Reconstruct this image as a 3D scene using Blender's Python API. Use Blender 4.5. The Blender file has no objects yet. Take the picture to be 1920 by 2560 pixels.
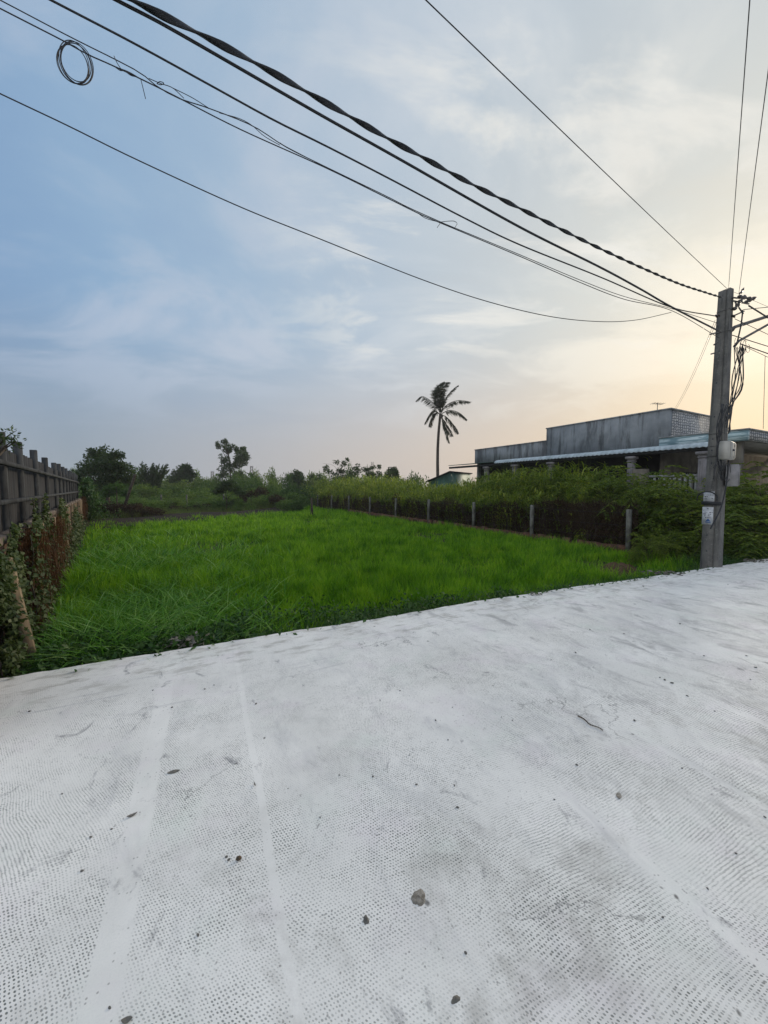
import bpy, math, random
import numpy as np
from mathutils import Vector
random.seed(7)
RNG = np.random.default_rng(7)
SC = bpy.context.scene
COL = SC.collection

# ------------------------------------------------------------------ camera
F = 945.0                      # focal length in pixels of the 1920x2560 photograph
PITCH = math.atan(59.0 / F)    # looking slightly down
H = 1.55                       # eye height over the road
GZ = -0.30                     # level of the field, below the road slab
cam = bpy.data.cameras.new('camera')
cam_o = bpy.data.objects.new('camera', cam)
COL.objects.link(cam_o)
cam.sensor_fit = 'VERTICAL'
cam.sensor_height = 34.6
cam.sensor_width = 34.6 * 0.75
cam.lens = F / 2560.0 * 34.6
cam.clip_start = 0.05
cam.clip_end = 3000
cam_o.location = (0, 0, H)
cam_o.rotation_euler = (math.pi / 2 - PITCH, 0, 0)
SC.camera = cam_o
SC.view_settings.view_transform = 'Standard'
SC.view_settings.look = 'None'
SC.view_settings.gamma = 1.0
SC.view_settings.use_curve_mapping = False
SC.view_settings.exposure = 0.0
SC.render.engine = 'CYCLES'
SC.cycles.max_bounces = 6
SC.cycles.diffuse_bounces = 3
SC.cycles.transmission_bounces = 4
SC.cycles.use_denoising = True


# ------------------------------------------------------------------ node helper
class NG:
    def __init__(s, tree):
        s.t = tree
    def new(s, typ, **kw):
        n = s.t.nodes.new(typ)
        for k, v in kw.items():
            setattr(n, k, v)
        return n
    def link(s, a, b):
        s.t.links.new(a, b)
    def put(s, sock, v):
        if hasattr(v, 'is_output'):
            s.t.links.new(v, sock)
        elif v is not None:
            if isinstance(v, (int, float)) and sock.type in ('RGBA',):
                v = (v, v, v, 1)
            elif sock.type == 'RGBA' and len(v) == 3:
                v = tuple(v) + (1,)
            sock.default_value = v
    def m(s, op, a, b=None, c=None, clamp=False):
        n = s.new('ShaderNodeMath', operation=op, use_clamp=clamp)
        s.put(n.inputs[0], a)
        if b is not None: s.put(n.inputs[1], b)
        if c is not None: s.put(n.inputs[2], c)
        return n.outputs[0]
    def v(s, op, a, b=None, scale=None):
        n = s.new('ShaderNodeVectorMath', operation=op)
        s.put(n.inputs[0], a)
        if b is not None: s.put(n.inputs[1], b)
        if scale is not None: s.put(n.inputs[3], scale)
        return n.outputs['Value'] if op in ('LENGTH', 'DOT_PRODUCT', 'DISTANCE') else n.outputs[0]
    def sep(s, a):
        n = s.new('ShaderNodeSeparateXYZ'); s.put(n.inputs[0], a); return n.outputs
    def comb(s, x=0.0, y=0.0, z=0.0):
        n = s.new('ShaderNodeCombineXYZ')
        for i, q in enumerate((x, y, z)): s.put(n.inputs[i], q)
        return n.outputs[0]
    def noise(s, vec, scale, detail=4.0, rough=0.55, dist=0.0, color=False):
        n = s.new('ShaderNodeTexNoise')
        s.put(n.inputs['Vector'], vec)
        n.inputs['Scale'].default_value = scale
        n.inputs['Detail'].default_value = detail
        n.inputs['Roughness'].default_value = rough
        n.inputs['Distortion'].default_value = dist
        return n.outputs['Color'] if color else n.outputs['Fac']
    def ss(s, x, a, b, lo=0.0, hi=1.0):
        n = s.new('ShaderNodeMapRange', interpolation_type='SMOOTHSTEP')
        s.put(n.inputs['Value'], x)
        n.inputs['From Min'].default_value = a; n.inputs['From Max'].default_value = b
        n.inputs['To Min'].default_value = lo; n.inputs['To Max'].default_value = hi
        return n.outputs[0]
    def mix(s, f, a, b, blend='MIX'):
        n = s.new('ShaderNodeMix', data_type='RGBA', blend_type=blend)
        s.put(n.inputs[0], f); s.put(n.inputs[6], a); s.put(n.inputs[7], b)
        return n.outputs[2]
    def ramp(s, x, stops, interp='LINEAR'):
        n = s.new('ShaderNodeValToRGB')
        n.color_ramp.interpolation = interp
        e = n.color_ramp.elements
        while len(e) < len(stops): e.new(0.5)
        for q, (p, c) in zip(e, stops):
            q.position = p; q.color = tuple(c) + (1,)
        s.put(n.inputs[0], x)
        return n.outputs[0]


# ------------------------------------------------------------------ sky and sun
SUN_AZ, SUN_EL = math.radians(46), math.radians(15)      # azimuth to the right of the view, elevation
SDIR = Vector((math.sin(SUN_AZ) * math.cos(SUN_EL), math.cos(SUN_AZ) * math.cos(SUN_EL), math.sin(SUN_EL)))
world = bpy.data.worlds.new('World')
SC.world = world
world.use_nodes = True
world.node_tree.nodes.clear()
w = NG(world.node_tree)
tc = w.new('ShaderNodeTexCoord').outputs['Generated']
sky = w.new('ShaderNodeTexSky', sky_type='NISHITA', sun_disc=False)
sky.sun_elevation = SUN_EL
sky.sun_rotation = SUN_AZ
sky.air_density = 1.2; sky.dust_density = 2.5; sky.ozone_density = 1.5
d = w.v('NORMALIZE', tc)
dx, dy, dz = w.sep(d)
ca = w.v('DOT_PRODUCT', d, tuple(SDIR))
ca01 = w.m('MULTIPLY_ADD', ca, 0.5, 0.5)
def st(c, rgb): return ((c + 1) / 2, rgb)
hi = w.ramp(ca01, [st(-1, (1.15, 1.16, 1.15)), st(-.5, (1.0, 1.04, 1.08)), st(-.12, (.36, .47, .66)), st(.05, (.235, .375, .58)), st(.24, (.295, .445, .63)), st(.47, (.375, .505, .655)),  # rear stops, out of view, brightened as added light for road and grass
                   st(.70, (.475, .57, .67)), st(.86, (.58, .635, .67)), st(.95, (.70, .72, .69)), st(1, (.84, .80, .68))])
lo = w.ramp(ca01, [st(-1, (.95, .94, .92)), st(-.5, (.80, .82, .84)), st(-.12, (.36, .42, .50)), st(.10, (.31, .37, .44)), st(.25, (.39, .425, .48)), st(.50, (.495, .485, .495)),  # unseen rear stops raised here too, as added fill
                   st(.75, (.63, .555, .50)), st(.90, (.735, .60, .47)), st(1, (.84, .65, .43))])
el = w.ss(dz, 0.03, 0.40)
veil = w.mix(el, lo, hi)
veil = w.mix(w.m('MULTIPLY', w.ss(dz, 0.80, 0.96), 0.85), veil, (1.0, 1.02, 1.04))   # unseen zenith band brightened, added fill light for road and grass
zz = w.m('ADD', w.m('MAXIMUM', dz, 0.0), 0.22)
cx = w.m('DIVIDE', dx, zz); cy = w.m('DIVIDE', dy, zz)
pv = w.comb(w.m('MULTIPLY', cx, 0.9), w.m('MULTIPLY', cy, 1.25), 0.0)
n1 = w.noise(pv, 1.5, 8.0, 0.58, 0.6)
n2 = w.noise(w.v('ADD', pv, (5.3, 1.7, 2.0)), 0.55, 4.0, 0.5, 0.3)
cl = w.m('MULTIPLY', w.ss(n1, 0.43, 0.63), w.ss(n2, 0.32, 0.54))
cl = w.m('MULTIPLY', cl, w.ss(dz, 0.08, 0.35))
ccol = w.ramp(ca01, [st(0, (.48, .56, .70)), st(.5, (.58, .63, .72)), st(.8, (.80, .815, .82)), st(1, (1.0, .93, .78))])
veil = w.mix(w.m('MULTIPLY', cl, 0.7), veil, ccol)
n3 = w.noise(w.v('MULTIPLY', w.v('ADD', pv, (2.2, 8.1, 0.0)), (1.0, 1.5, 1.0)), 2.3, 7.0, 0.6, 0.4)
c3 = w.m('MULTIPLY', w.m('MULTIPLY', w.ss(n3, 0.48, 0.66), w.ss(ca01, 0.70, 0.92)), w.ss(dz, 0.22, 0.40))
veil = w.mix(w.m('MULTIPLY', c3, 0.75), veil, (.90, .885, .83))
dk = w.m('MULTIPLY', w.ss(n1, 0.52, 0.30), w.m('MULTIPLY', el, 0.22))
veil = w.mix(dk, veil, w.ramp(ca01, [st(0, (.13, .26, .52)), st(.5, (.28, .40, .60)), st(1, (.80, .72, .58))]))
WS = 0.10
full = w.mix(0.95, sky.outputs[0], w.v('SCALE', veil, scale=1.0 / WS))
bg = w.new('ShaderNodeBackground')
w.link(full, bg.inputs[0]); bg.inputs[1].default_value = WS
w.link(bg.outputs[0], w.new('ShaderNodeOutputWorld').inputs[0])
sun = bpy.data.lights.new('sun', 'SUN')
sun.energy = 2.4
sun.angle = math.radians(12)
sun.color = (1.0, 0.86, 0.68)
sun_o = bpy.data.objects.new('sun', sun)
COL.objects.link(sun_o)
sun_o.location = SDIR * 60
sun_o.rotation_euler = SDIR.to_track_quat('Z', 'Y').to_euler()


# ------------------------------------------------------------------ from the photograph's pixels to places on the ground
CP, SP = math.cos(PITCH), math.sin(PITCH)
def ray(x, y):
    u = 1280.0 - y
    return (x - 960.0, F * CP + u * SP, -F * SP + u * CP)
def G(x, y, z=GZ):
    a = ray(x, y); t = (z - H) / a[2]
    return np.array((a[0] * t, a[1] * t, z))
def AT(x, y, Y):
    a = ray(x, y); t = Y / a[1]
    return np.array((a[0] * t, Y, H + a[2] * t))
def PLANE(x, y, P, n):
    a = ray(x, y); t = (n[0] * P[0] + n[1] * P[1]) / (n[0] * a[0] + n[1] * a[1])
    return np.array((a[0] * t, a[1] * t, H + a[2] * t))
def proj(p):
    z = p[2] - H
    dep = p[1] * CP - z * SP; up = z * CP + p[1] * SP
    return 960 + F * p[0] / dep, 1280 - F * up / dep
def solve_s(P, dv, xpx, z=1.5, lo=-10, hi=80):
    f = lambda s: proj((P[0] + dv[0] * s, P[1] + dv[1] * s, z))[0] - xpx
    a, b = lo, hi
    fa = f(a)
    for _ in range(60):
        m_ = (a + b) / 2
        if (f(m_) > 0) == (fa > 0): a = m_
        else: b = m_
    return (a + b) / 2


# ------------------------------------------------------------------ object helpers
def wloc(o):
    v = Vector((0, 0, 0))
    while o is not None:
        v = v + o.location; o = o.parent
    return np.array(v)
def tag(o, label=None, cat=None, group=None, kind=None):
    if label: o['label'] = label
    if cat: o['category'] = cat
    if group: o['group'] = group
    if kind: o['kind'] = kind
    return o
def empty(name, loc, label, cat, group=None):
    o = bpy.data.objects.new(name, None)
    o.empty_display_size = 0.2
    COL.objects.link(o); o.location = [float(q) for q in loc]
    return tag(o, label, cat, group)
def np_mesh(name, V, faces, mat, parent=None, smooth=False, origin=None):
    """faces: list of integer arrays, each (m, k): all its polygons have k corners"""
    V = np.asarray(V, float).reshape(-1, 3)
    if parent is not None: off = wloc(parent)
    elif origin is not None: off = np.asarray(origin, float)
    else: off = np.array((V[:, 0].mean(), V[:, 1].mean(), V[:, 2].min()))
    V = V - off
    me = bpy.data.meshes.new(name)
    faces = [np.asarray(f, np.int32) for f in faces if len(f)]
    loops = np.concatenate([f.ravel() for f in faces])
    tot = np.concatenate([np.full(len(f), f.shape[1], np.int32) for f in faces])
    start = np.concatenate([[0], np.cumsum(tot)[:-1]]).astype(np.int32)
    me.vertices.add(len(V)); me.vertices.foreach_set('co', V.ravel())
    me.loops.add(len(loops)); me.loops.foreach_set('vertex_index', loops)
    me.polygons.add(len(tot)); me.polygons.foreach_set('loop_start', start); me.polygons.foreach_set('loop_total', tot)
    if smooth: me.polygons.foreach_set('use_smooth', np.ones(len(tot), bool))
    me.update(calc_edges=True); me.validate()
    if mat: me.materials.append(mat)
    o = bpy.data.objects.new(name, me)
    COL.objects.link(o)
    if parent is not None: o.parent = parent
    else: o.location = [float(q) for q in off]
    return o
class MB:
    """collects solid shapes, builds ONE mesh object"""
    def __init__(s): s.v = []; s.f = {}; s.n = 0
    def add(s, V, F):
        V = np.asarray(V, float).reshape(-1, 3)
        for f in F: s.f.setdefault(len(f), []).append([i + s.n for i in f])
        s.v.append(V); s.n += len(V); return s
    def addnp(s, V, faces):
        for f in faces:
            f = np.asarray(f)
            if len(f): s.f.setdefault(f.shape[1], []).extend((f + s.n).tolist())
        s.v.append(np.asarray(V, float).reshape(-1, 3)); s.n += len(s.v[-1]); return s
    def obox(s, P, a, b, a0, a1, b0, b1, z0, z1, bev=0.0, tilt=(0, 0)):
        """box spanned by horizontal directions a, b from the point P; the top may be shifted by tilt"""
        P = np.asarray(P, float); A = np.array((a[0], a[1], 0.)); B = np.array((b[0], b[1], 0.))
        def ring(z, i, t=(0, 0)):
            q = [(a0 + i, b0 + i), (a1 - i, b0 + i), (a1 - i, b1 - i), (a0 + i, b1 - i)]
            return [np.array((P[0], P[1], 0)) + A * (u + t[0]) + B * (v + t[1]) + np.array((0, 0, z)) for u, v in q]
        if bev > 0:
            rs = [ring(z0, bev), ring(z0 + bev, 0), ring(z1 - bev, 0, tilt), ring(z1, bev, tilt)]
        else:
            rs = [ring(z0, 0), ring(z1, 0, tilt)]
        V = [p for r in rs for p in r]; Fc = [(3, 2, 1, 0)]
        for k in range(len(rs) - 1):
            for i in range(4):
                j = (i + 1) % 4
                Fc.append((k * 4 + i, k * 4 + j, k * 4 + 4 + j, k * 4 + 4 + i))
        t = len(rs) * 4 - 4
        Fc.append((t, t + 1, t + 2, t + 3))
        return s.add(V, Fc)
    def tube(s, pts, rad, k=6, cap=True):
        V, fs = tube_np(pts, rad, k, cap)
        return s.addnp(V, fs)
    def build(s, name, mat, parent=None, smooth=False, origin=None):
        return np_mesh(name, np.concatenate(s.v), [np.array(f) for f in s.f.values()], mat, parent, smooth, origin)
def tube_np(pts, rad, k=6, cap=True):
    pts = np.asarray(pts, float); n = len(pts)
    rad = np.full(n, rad) if np.isscalar(rad) else np.asarray(rad, float)
    T = np.gradient(pts, axis=0); T /= np.linalg.norm(T, axis=1)[:, None] + 1e-12
    ref = np.array((0, 0, 1.)) if abs(T[:, 2]).mean() < 0.8 else np.array((1., 0.2, 0))
    S = np.cross(T, ref); S /= np.linalg.norm(S, axis=1)[:, None] + 1e-12
    U = np.cross(S, T)
    a = np.arange(k) * 2 * np.pi / k
    V = pts[:, None] + rad[:, None, None] * (np.cos(a)[None, :, None] * S[:, None] + np.sin(a)[None, :, None] * U[:, None])
    V = V.reshape(-1, 3)
    i = np.arange(n - 1)[:, None] * k; j = np.arange(k)[None]; j2 = (j + 1) % k
    q = np.stack([i + j, i + j2, i + k + j2, i + k + j], -1).reshape(-1, 4)
    fs = [q]
    if cap: fs.append(np.array([list(range(k))[::-1], [(n - 1) * k + x for x in range(k)]]))
    return V, fs
def spline(pts, n):
    """smooth curve through the points"""
    p = np.asarray(pts, float); m_ = len(p)
    if m_ < 3: return np.array([p[0] + (p[-1] - p[0]) * t for t in np.linspace(0, 1, n)])
    e = np.vstack([2 * p[0] - p[1], p, 2 * p[-1] - p[-2]])
    L = np.concatenate([[0], np.cumsum(np.linalg.norm(np.diff(p, axis=0), axis=1))]); L /= L[-1]
    out = []
    for t in np.linspace(0, 1, n):
        i = min(int(np.searchsorted(L, t, 'right')) - 1, m_ - 2)
        u = (t - L[i]) / (L[i + 1] - L[i] + 1e-12)
        a, b, c, d_ = e[i], e[i + 1], e[i + 2], e[i + 3]
        out.append(.5 * (2 * b + (c - a) * u + (2 * a - 5 * b + 4 * c - d_) * u * u + (3 * b - a - 3 * c + d_) * u ** 3))
    return np.array(out)
def unit(v): return v / (np.linalg.norm(v, axis=-1, keepdims=True) + 1e-12)
def rnd_dirs(n, up=0.0):
    v = RNG.normal(size=(n, 3)); v[:, 2] += up
    return unit(v)
LEAF4 = np.array([(0, 0, 0), (.45, .5, .06), (1, 0, 0), (.45, -.5, .06)])
LEAF6 = np.array([(0, 0, 0), (.08, .36, .08), (.42, .5, .09), (1, 0, -.05), (.42, -.5, .09), (.08, -.36, .08)])
def leaves_np(P, D, L, W, shape=LEAF4, nrm=None):
    """flat leaf polygons at the points P that point along D"""
    n = len(P); D = unit(D)
    R = rnd_dirs(n) if nrm is None else unit(nrm + RNG.normal(size=(n, 3)) * .45)
    S = unit(np.cross(D, R)); N = np.cross(S, D)
    L = np.broadcast_to(L, (n,)); W = np.broadcast_to(W, (n,))
    V = (P[:, None] + D[:, None] * (shape[None, :, 0, None] * L[:, None, None]) + S[:, None] * (shape[None, :, 1, None] * W[:, None, None])
         + N[:, None] * (shape[None, :, 2, None] * L[:, None, None]))
    k = len(shape)
    return V.reshape(-1, 3), [np.arange(n * k).reshape(n, k)]
def blades_np(P, h, wd, lean, az, ts=(0, .4, .75), face=None, droop=0.0):
    """tapering, bending blades: foot P, height h, sideways reach lean towards the azimuth az"""
    n = len(P)
    ld = np.stack([np.cos(az), np.sin(az), np.zeros(n)], 1)
    fa = RNG.uniform(0, np.pi * 2, n) if face is None else face
    sd = np.stack([np.cos(fa), np.sin(fa), np.zeros(n)], 1)
    rows = []
    for t in list(ts) + [1.0]:
        c = P + ld * (lean * t ** 1.8)[:, None]
        c[:, 2] += h * (t - droop * t ** 3)
        if t < 1:
            ww = wd * (1 - t) ** .55 * (.75 if t == 0 else 1)
            rows += [c - sd * ww[:, None] * .5, c + sd * ww[:, None] * .5]
        else: rows.append(c)
    V = np.stack(rows, 1); k = V.shape[1]
    b = (np.arange(n) * k)[:, None]
    q = [b + np.array([[2 * i, 2 * i + 1, 2 * i + 3, 2 * i + 2]]) for i in range(len(ts) - 1)]
    e = 2 * len(ts) - 2
    return V.reshape(-1, 3), [np.concatenate(q), b + np.array([[e, e + 1, e + 2]])]
def cat_np(parts):
    V = []; fs = {}; n = 0
    for v, ff in parts:
        for f in ff: fs.setdefault(f.shape[1], []).append(np.asarray(f) + n)
        V.append(v); n += len(v)
    return np.concatenate(V), [np.concatenate(f) for f in fs.values()]
def vnoise(x, y, seed=0):
    xi = np.floor(x).astype(int); yi = np.floor(y).astype(int); fx = x - xi; fy = y - yi
    def hsh(a, b):
        q = np.sin(a * 127.1 + b * 311.7 + seed * 74.7) * 43758.5453
        return q - np.floor(q)
    fx = fx * fx * (3 - 2 * fx); fy = fy * fy * (3 - 2 * fy)
    return ((hsh(xi, yi) * (1 - fx) + hsh(xi + 1, yi) * fx) * (1 - fy) + (hsh(xi, yi + 1) * (1 - fx) + hsh(xi + 1, yi + 1) * fx) * fy)
def copy_tree(o, parent=None):
    c = o.copy(); COL.objects.link(c)
    if parent is not None: c.parent = parent
    for ch in list(o.children): copy_tree(ch, c)
    return c


# ------------------------------------------------------------------ materials
def mat_new(name):
    m_ = bpy.data.materials.new(name); m_.use_nodes = True
    m_.node_tree.nodes.clear()
    g = NG(m_.node_tree)
    out = g.new('ShaderNodeOutputMaterial')
    return m_, g, out
def principled(g, out, color, rough=.8, spec=.3, metal=0.0, bump=None, bstr=.3, bdist=.01):
    p = g.new('ShaderNodeBsdfPrincipled')
    g.put(p.inputs['Base Color'], color); g.put(p.inputs['Roughness'], rough)
    p.inputs['Specular IOR Level'].default_value = spec; p.inputs['Metallic'].default_value = metal
    if bump is not None:
        b = g.new('ShaderNodeBump'); b.inputs['Strength'].default_value = bstr; b.inputs['Distance'].default_value = bdist
        g.link(bump, b.inputs['Height']); g.link(b.outputs[0], p.inputs['Normal'])
    g.link(p.outputs[0], out.inputs[0])
    return p
def pos(g): return g.new('ShaderNodeNewGeometry').outputs['Position']
def plain(name, c1, c2=None, scale=8, rough=.8, spec=.3, metal=0, stretch=(1, 1, 1), bstr=.3, bdist=.01, contrast=(.35, .65)):
    m_, g, out = mat_new(name)
    p = g.v('MULTIPLY', pos(g), stretch)
    n = g.noise(p, scale, 6, .6)
    principled(g, out, g.mix(g.ss(n, *contrast), c1, c2 or tuple(q * .6 for q in c1)), rough, spec, metal, g.noise(p, scale * 6, 4, .6), bstr, bdist)
    return m_
def leafmat(name, cols, trans=.35, rough=.55, nscale=.5, namp=.5, own=0.0):
    """cols: colours picked per leaf; a soft noise in the place moves the choice so that clumps differ"""
    m_, g, out = mat_new(name)
    geo = g.new('ShaderNodeNewGeometry')
    r = geo.outputs['Random Per Island']
    n = g.ss(g.noise(geo.outputs['Position'], nscale, 3, .5), .3, .7)
    f = g.m('ADD', g.m('MULTIPLY', r, 1 - namp), g.m('MULTIPLY', n, namp))
    if own:                                                            # each plant has its own tone
        f = g.m('ADD', g.m('MULTIPLY', f, 1 - own), g.m('MULTIPLY', g.new('ShaderNodeObjectInfo').outputs['Random'], own))
    c = g.ramp(f, [(i / (len(cols) - 1), q) for i, q in enumerate(cols)])
    p = g.new('ShaderNodeBsdfPrincipled')
    g.link(c, p.inputs['Base Color']); p.inputs['Roughness'].default_value = rough; p.inputs['Specular IOR Level'].default_value = .25
    t = g.new('ShaderNodeBsdfTranslucent')
    g.link(g.mix(.5, c, g.mix(1.0, c, (1.3, 1.25, .5), 'MULTIPLY')), t.inputs[0])
    mx = g.new('ShaderNodeMixShader'); mx.inputs[0].default_value = trans
    g.link(p.outputs[0], mx.inputs[1]); g.link(t.outputs[0], mx.inputs[2]); g.link(mx.outputs[0], out.inputs[0])
    return m_

M = {}
M['grass'] = leafmat('grass_blades', [(.022, .085, .004), (.085, .235, .008), (.19, .38, .014), (.32, .49, .035)], .4, .5, 2.6, .5)
M['long_grass'] = leafmat('long_grass_blades', [(.025, .10, .008), (.07, .22, .014), (.15, .34, .035), (.32, .48, .16)], .4, .45, 1.5, .25)
M['weed'] = leafmat('low_weed_leaves', [(.010, .038, .008), (.022, .070, .012), (.045, .11, .02), (.10, .17, .05)], .3, .5, 2.0, .3)
M['rough'] = leafmat('rough_weeds', [(.11, .085, .04), (.085, .10, .03), (.085, .14, .03), (.13, .17, .045)], .35, .6, .25, .7)
M['reed'] = leafmat('reed_leaves', [(.022, .055, .008), (.10, .165, .014), (.22, .29, .028), (.44, .45, .09)], .42, .5, .9, .45)
M['feather'] = leafmat('feathery_leaves', [(.016, .045, .007), (.065, .12, .014), (.15, .21, .022), (.34, .36, .06)], .38, .55, .8, .35, .2)
M['dry'] = leafmat('dry_stems', [(.018, .012, .008), (.030, .019, .011), (.050, .030, .016), (.075, .048, .026)], .15, .8, .9, .4)
M['rust_vine'] = leafmat('dried_vine', [(.030, .014, .008), (.060, .027, .012), (.10, .045, .018), (.13, .075, .035)], .25, .8, 2.0, .4)
M['vine'] = leafmat('vine_leaves', [(.018, .038, .010), (.040, .068, .018), (.07, .10, .032), (.13, .155, .07)], .3, .5, 2.0, .3)
M['vine_dark'] = leafmat('dark_creeper', [(.012, .014, .018), (.025, .028, .032), (.04, .05, .04)], .25, .6, 2, .3)
M['vine_green'] = leafmat('green_creeper', [(.015, .045, .010), (.03, .08, .015), (.055, .11, .025)], .35, .5, 1, .4)
M['bush'] = leafmat('scrub_leaves', [(.022, .055, .016), (.05, .11, .022), (.10, .17, .03), (.18, .24, .05)], .35, .6, .4, .3, .5)
M['tree'] = leafmat('tree_leaves', [(.020, .045, .018), (.040, .075, .026), (.075, .115, .035)], .3, .6, .4, .4)
M['palm'] = leafmat('palm_leaves', [(.010, .018, .012), (.020, .032, .015), (.035, .048, .02)], .3, .5, .3, .3)
M['bark'] = plain('bark', (.09, .075, .06), (.035, .03, .025), 9, .9, .1)
M['palm_bark'] = plain('palm_bark', (.085, .07, .06), (.04, .034, .03), 3, .9, .1, stretch=(1, 1, 4))
M['cable'] = plain('black_cable', (.012, .014, .018), (.02, .022, .028), 5, .5, .4)
M['wire'] = plain('thin_wire', (.02, .022, .03), (.035, .035, .04), 5, .5, .3)
M['steel'] = plain('galvanised_steel', (.13, .13, .135), (.07, .065, .06), 10, .55, .4, .5)
M['porcelain'] = plain('insulator_glaze', (.04, .035, .035), (.07, .06, .055), 6, .3, .5)
M['soil'] = plain('dark_soil', (.016, .014, .013), (.04, .030, .022), 3, .95, .1, bstr=1.0, bdist=.03)
M['brown_soil'] = plain('brown_soil', (.055, .034, .022), (.11, .07, .045), 9, .95, .1, bstr=1.0, bdist=.02)
M['post'] = plain('fence_post_concrete', (.19, .19, .175), (.07, .072, .062), 7, .9, .2, stretch=(1, 1, .5))
M['old_post'] = plain('old_wall_post', (.26, .20, .13), (.12, .085, .06), 6, .9, .15, stretch=(1, 1, .4))
M['brick'] = plain('weathered_brick', (.16, .08, .052), (.07, .048, .036), 10, .9, .15, bstr=.8, bdist=.02)
M['sheet'] = plain('dark_fence_sheet', (.030, .030, .032), (.014, .015, .018), 5, .8, .25, stretch=(1, 1, .35))
M['sheet_post'] = plain('grey_fence_post', (.058, .062, .067), (.028, .030, .033), 6, .8, .25, stretch=(1, 1, .4))
M['low_wall'] = plain('low_wall_panel', (.15, .095, .07), (.06, .04, .032), 4, .9, .15, stretch=(1, 1, .3))
M['coping'] = plain('broken_coping', (.22, .18, .15), (.09, .07, .06), 8, .9, .15, bstr=.8, bdist=.02)

# ================================================================== SETTING: road and ground
EPX = [(0, 1694), (174, 1665), (347, 1636), (579, 1602), (752, 1573), (960, 1542), (1191, 1502), (1423, 1468), (1597, 1445), (1770, 1419), (1920, 1395)]
EPT = np.array([G(x, y, 0.0)[:2] for x, y in EPX])
_d = EPT[-1] - EPT[0]; ED = _d / np.linalg.norm(_d)             # along the road edge
EN = np.array((-ED[1], ED[0]))                                   # from the road into the field
E0 = EPT[0]
EU = (EPT - E0) @ ED; EV = (EPT - E0) @ EN
def edge_v(u): return np.interp(u, EU, EV)
def field_dist(x, y):
    """metres beyond the road edge (negative: on the road)"""
    u = (x - E0[0]) * ED[0] + (y - E0[1]) * ED[1]
    return (x - E0[0]) * EN[0] + (y - E0[1]) * EN[1] - edge_v(u)

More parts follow.
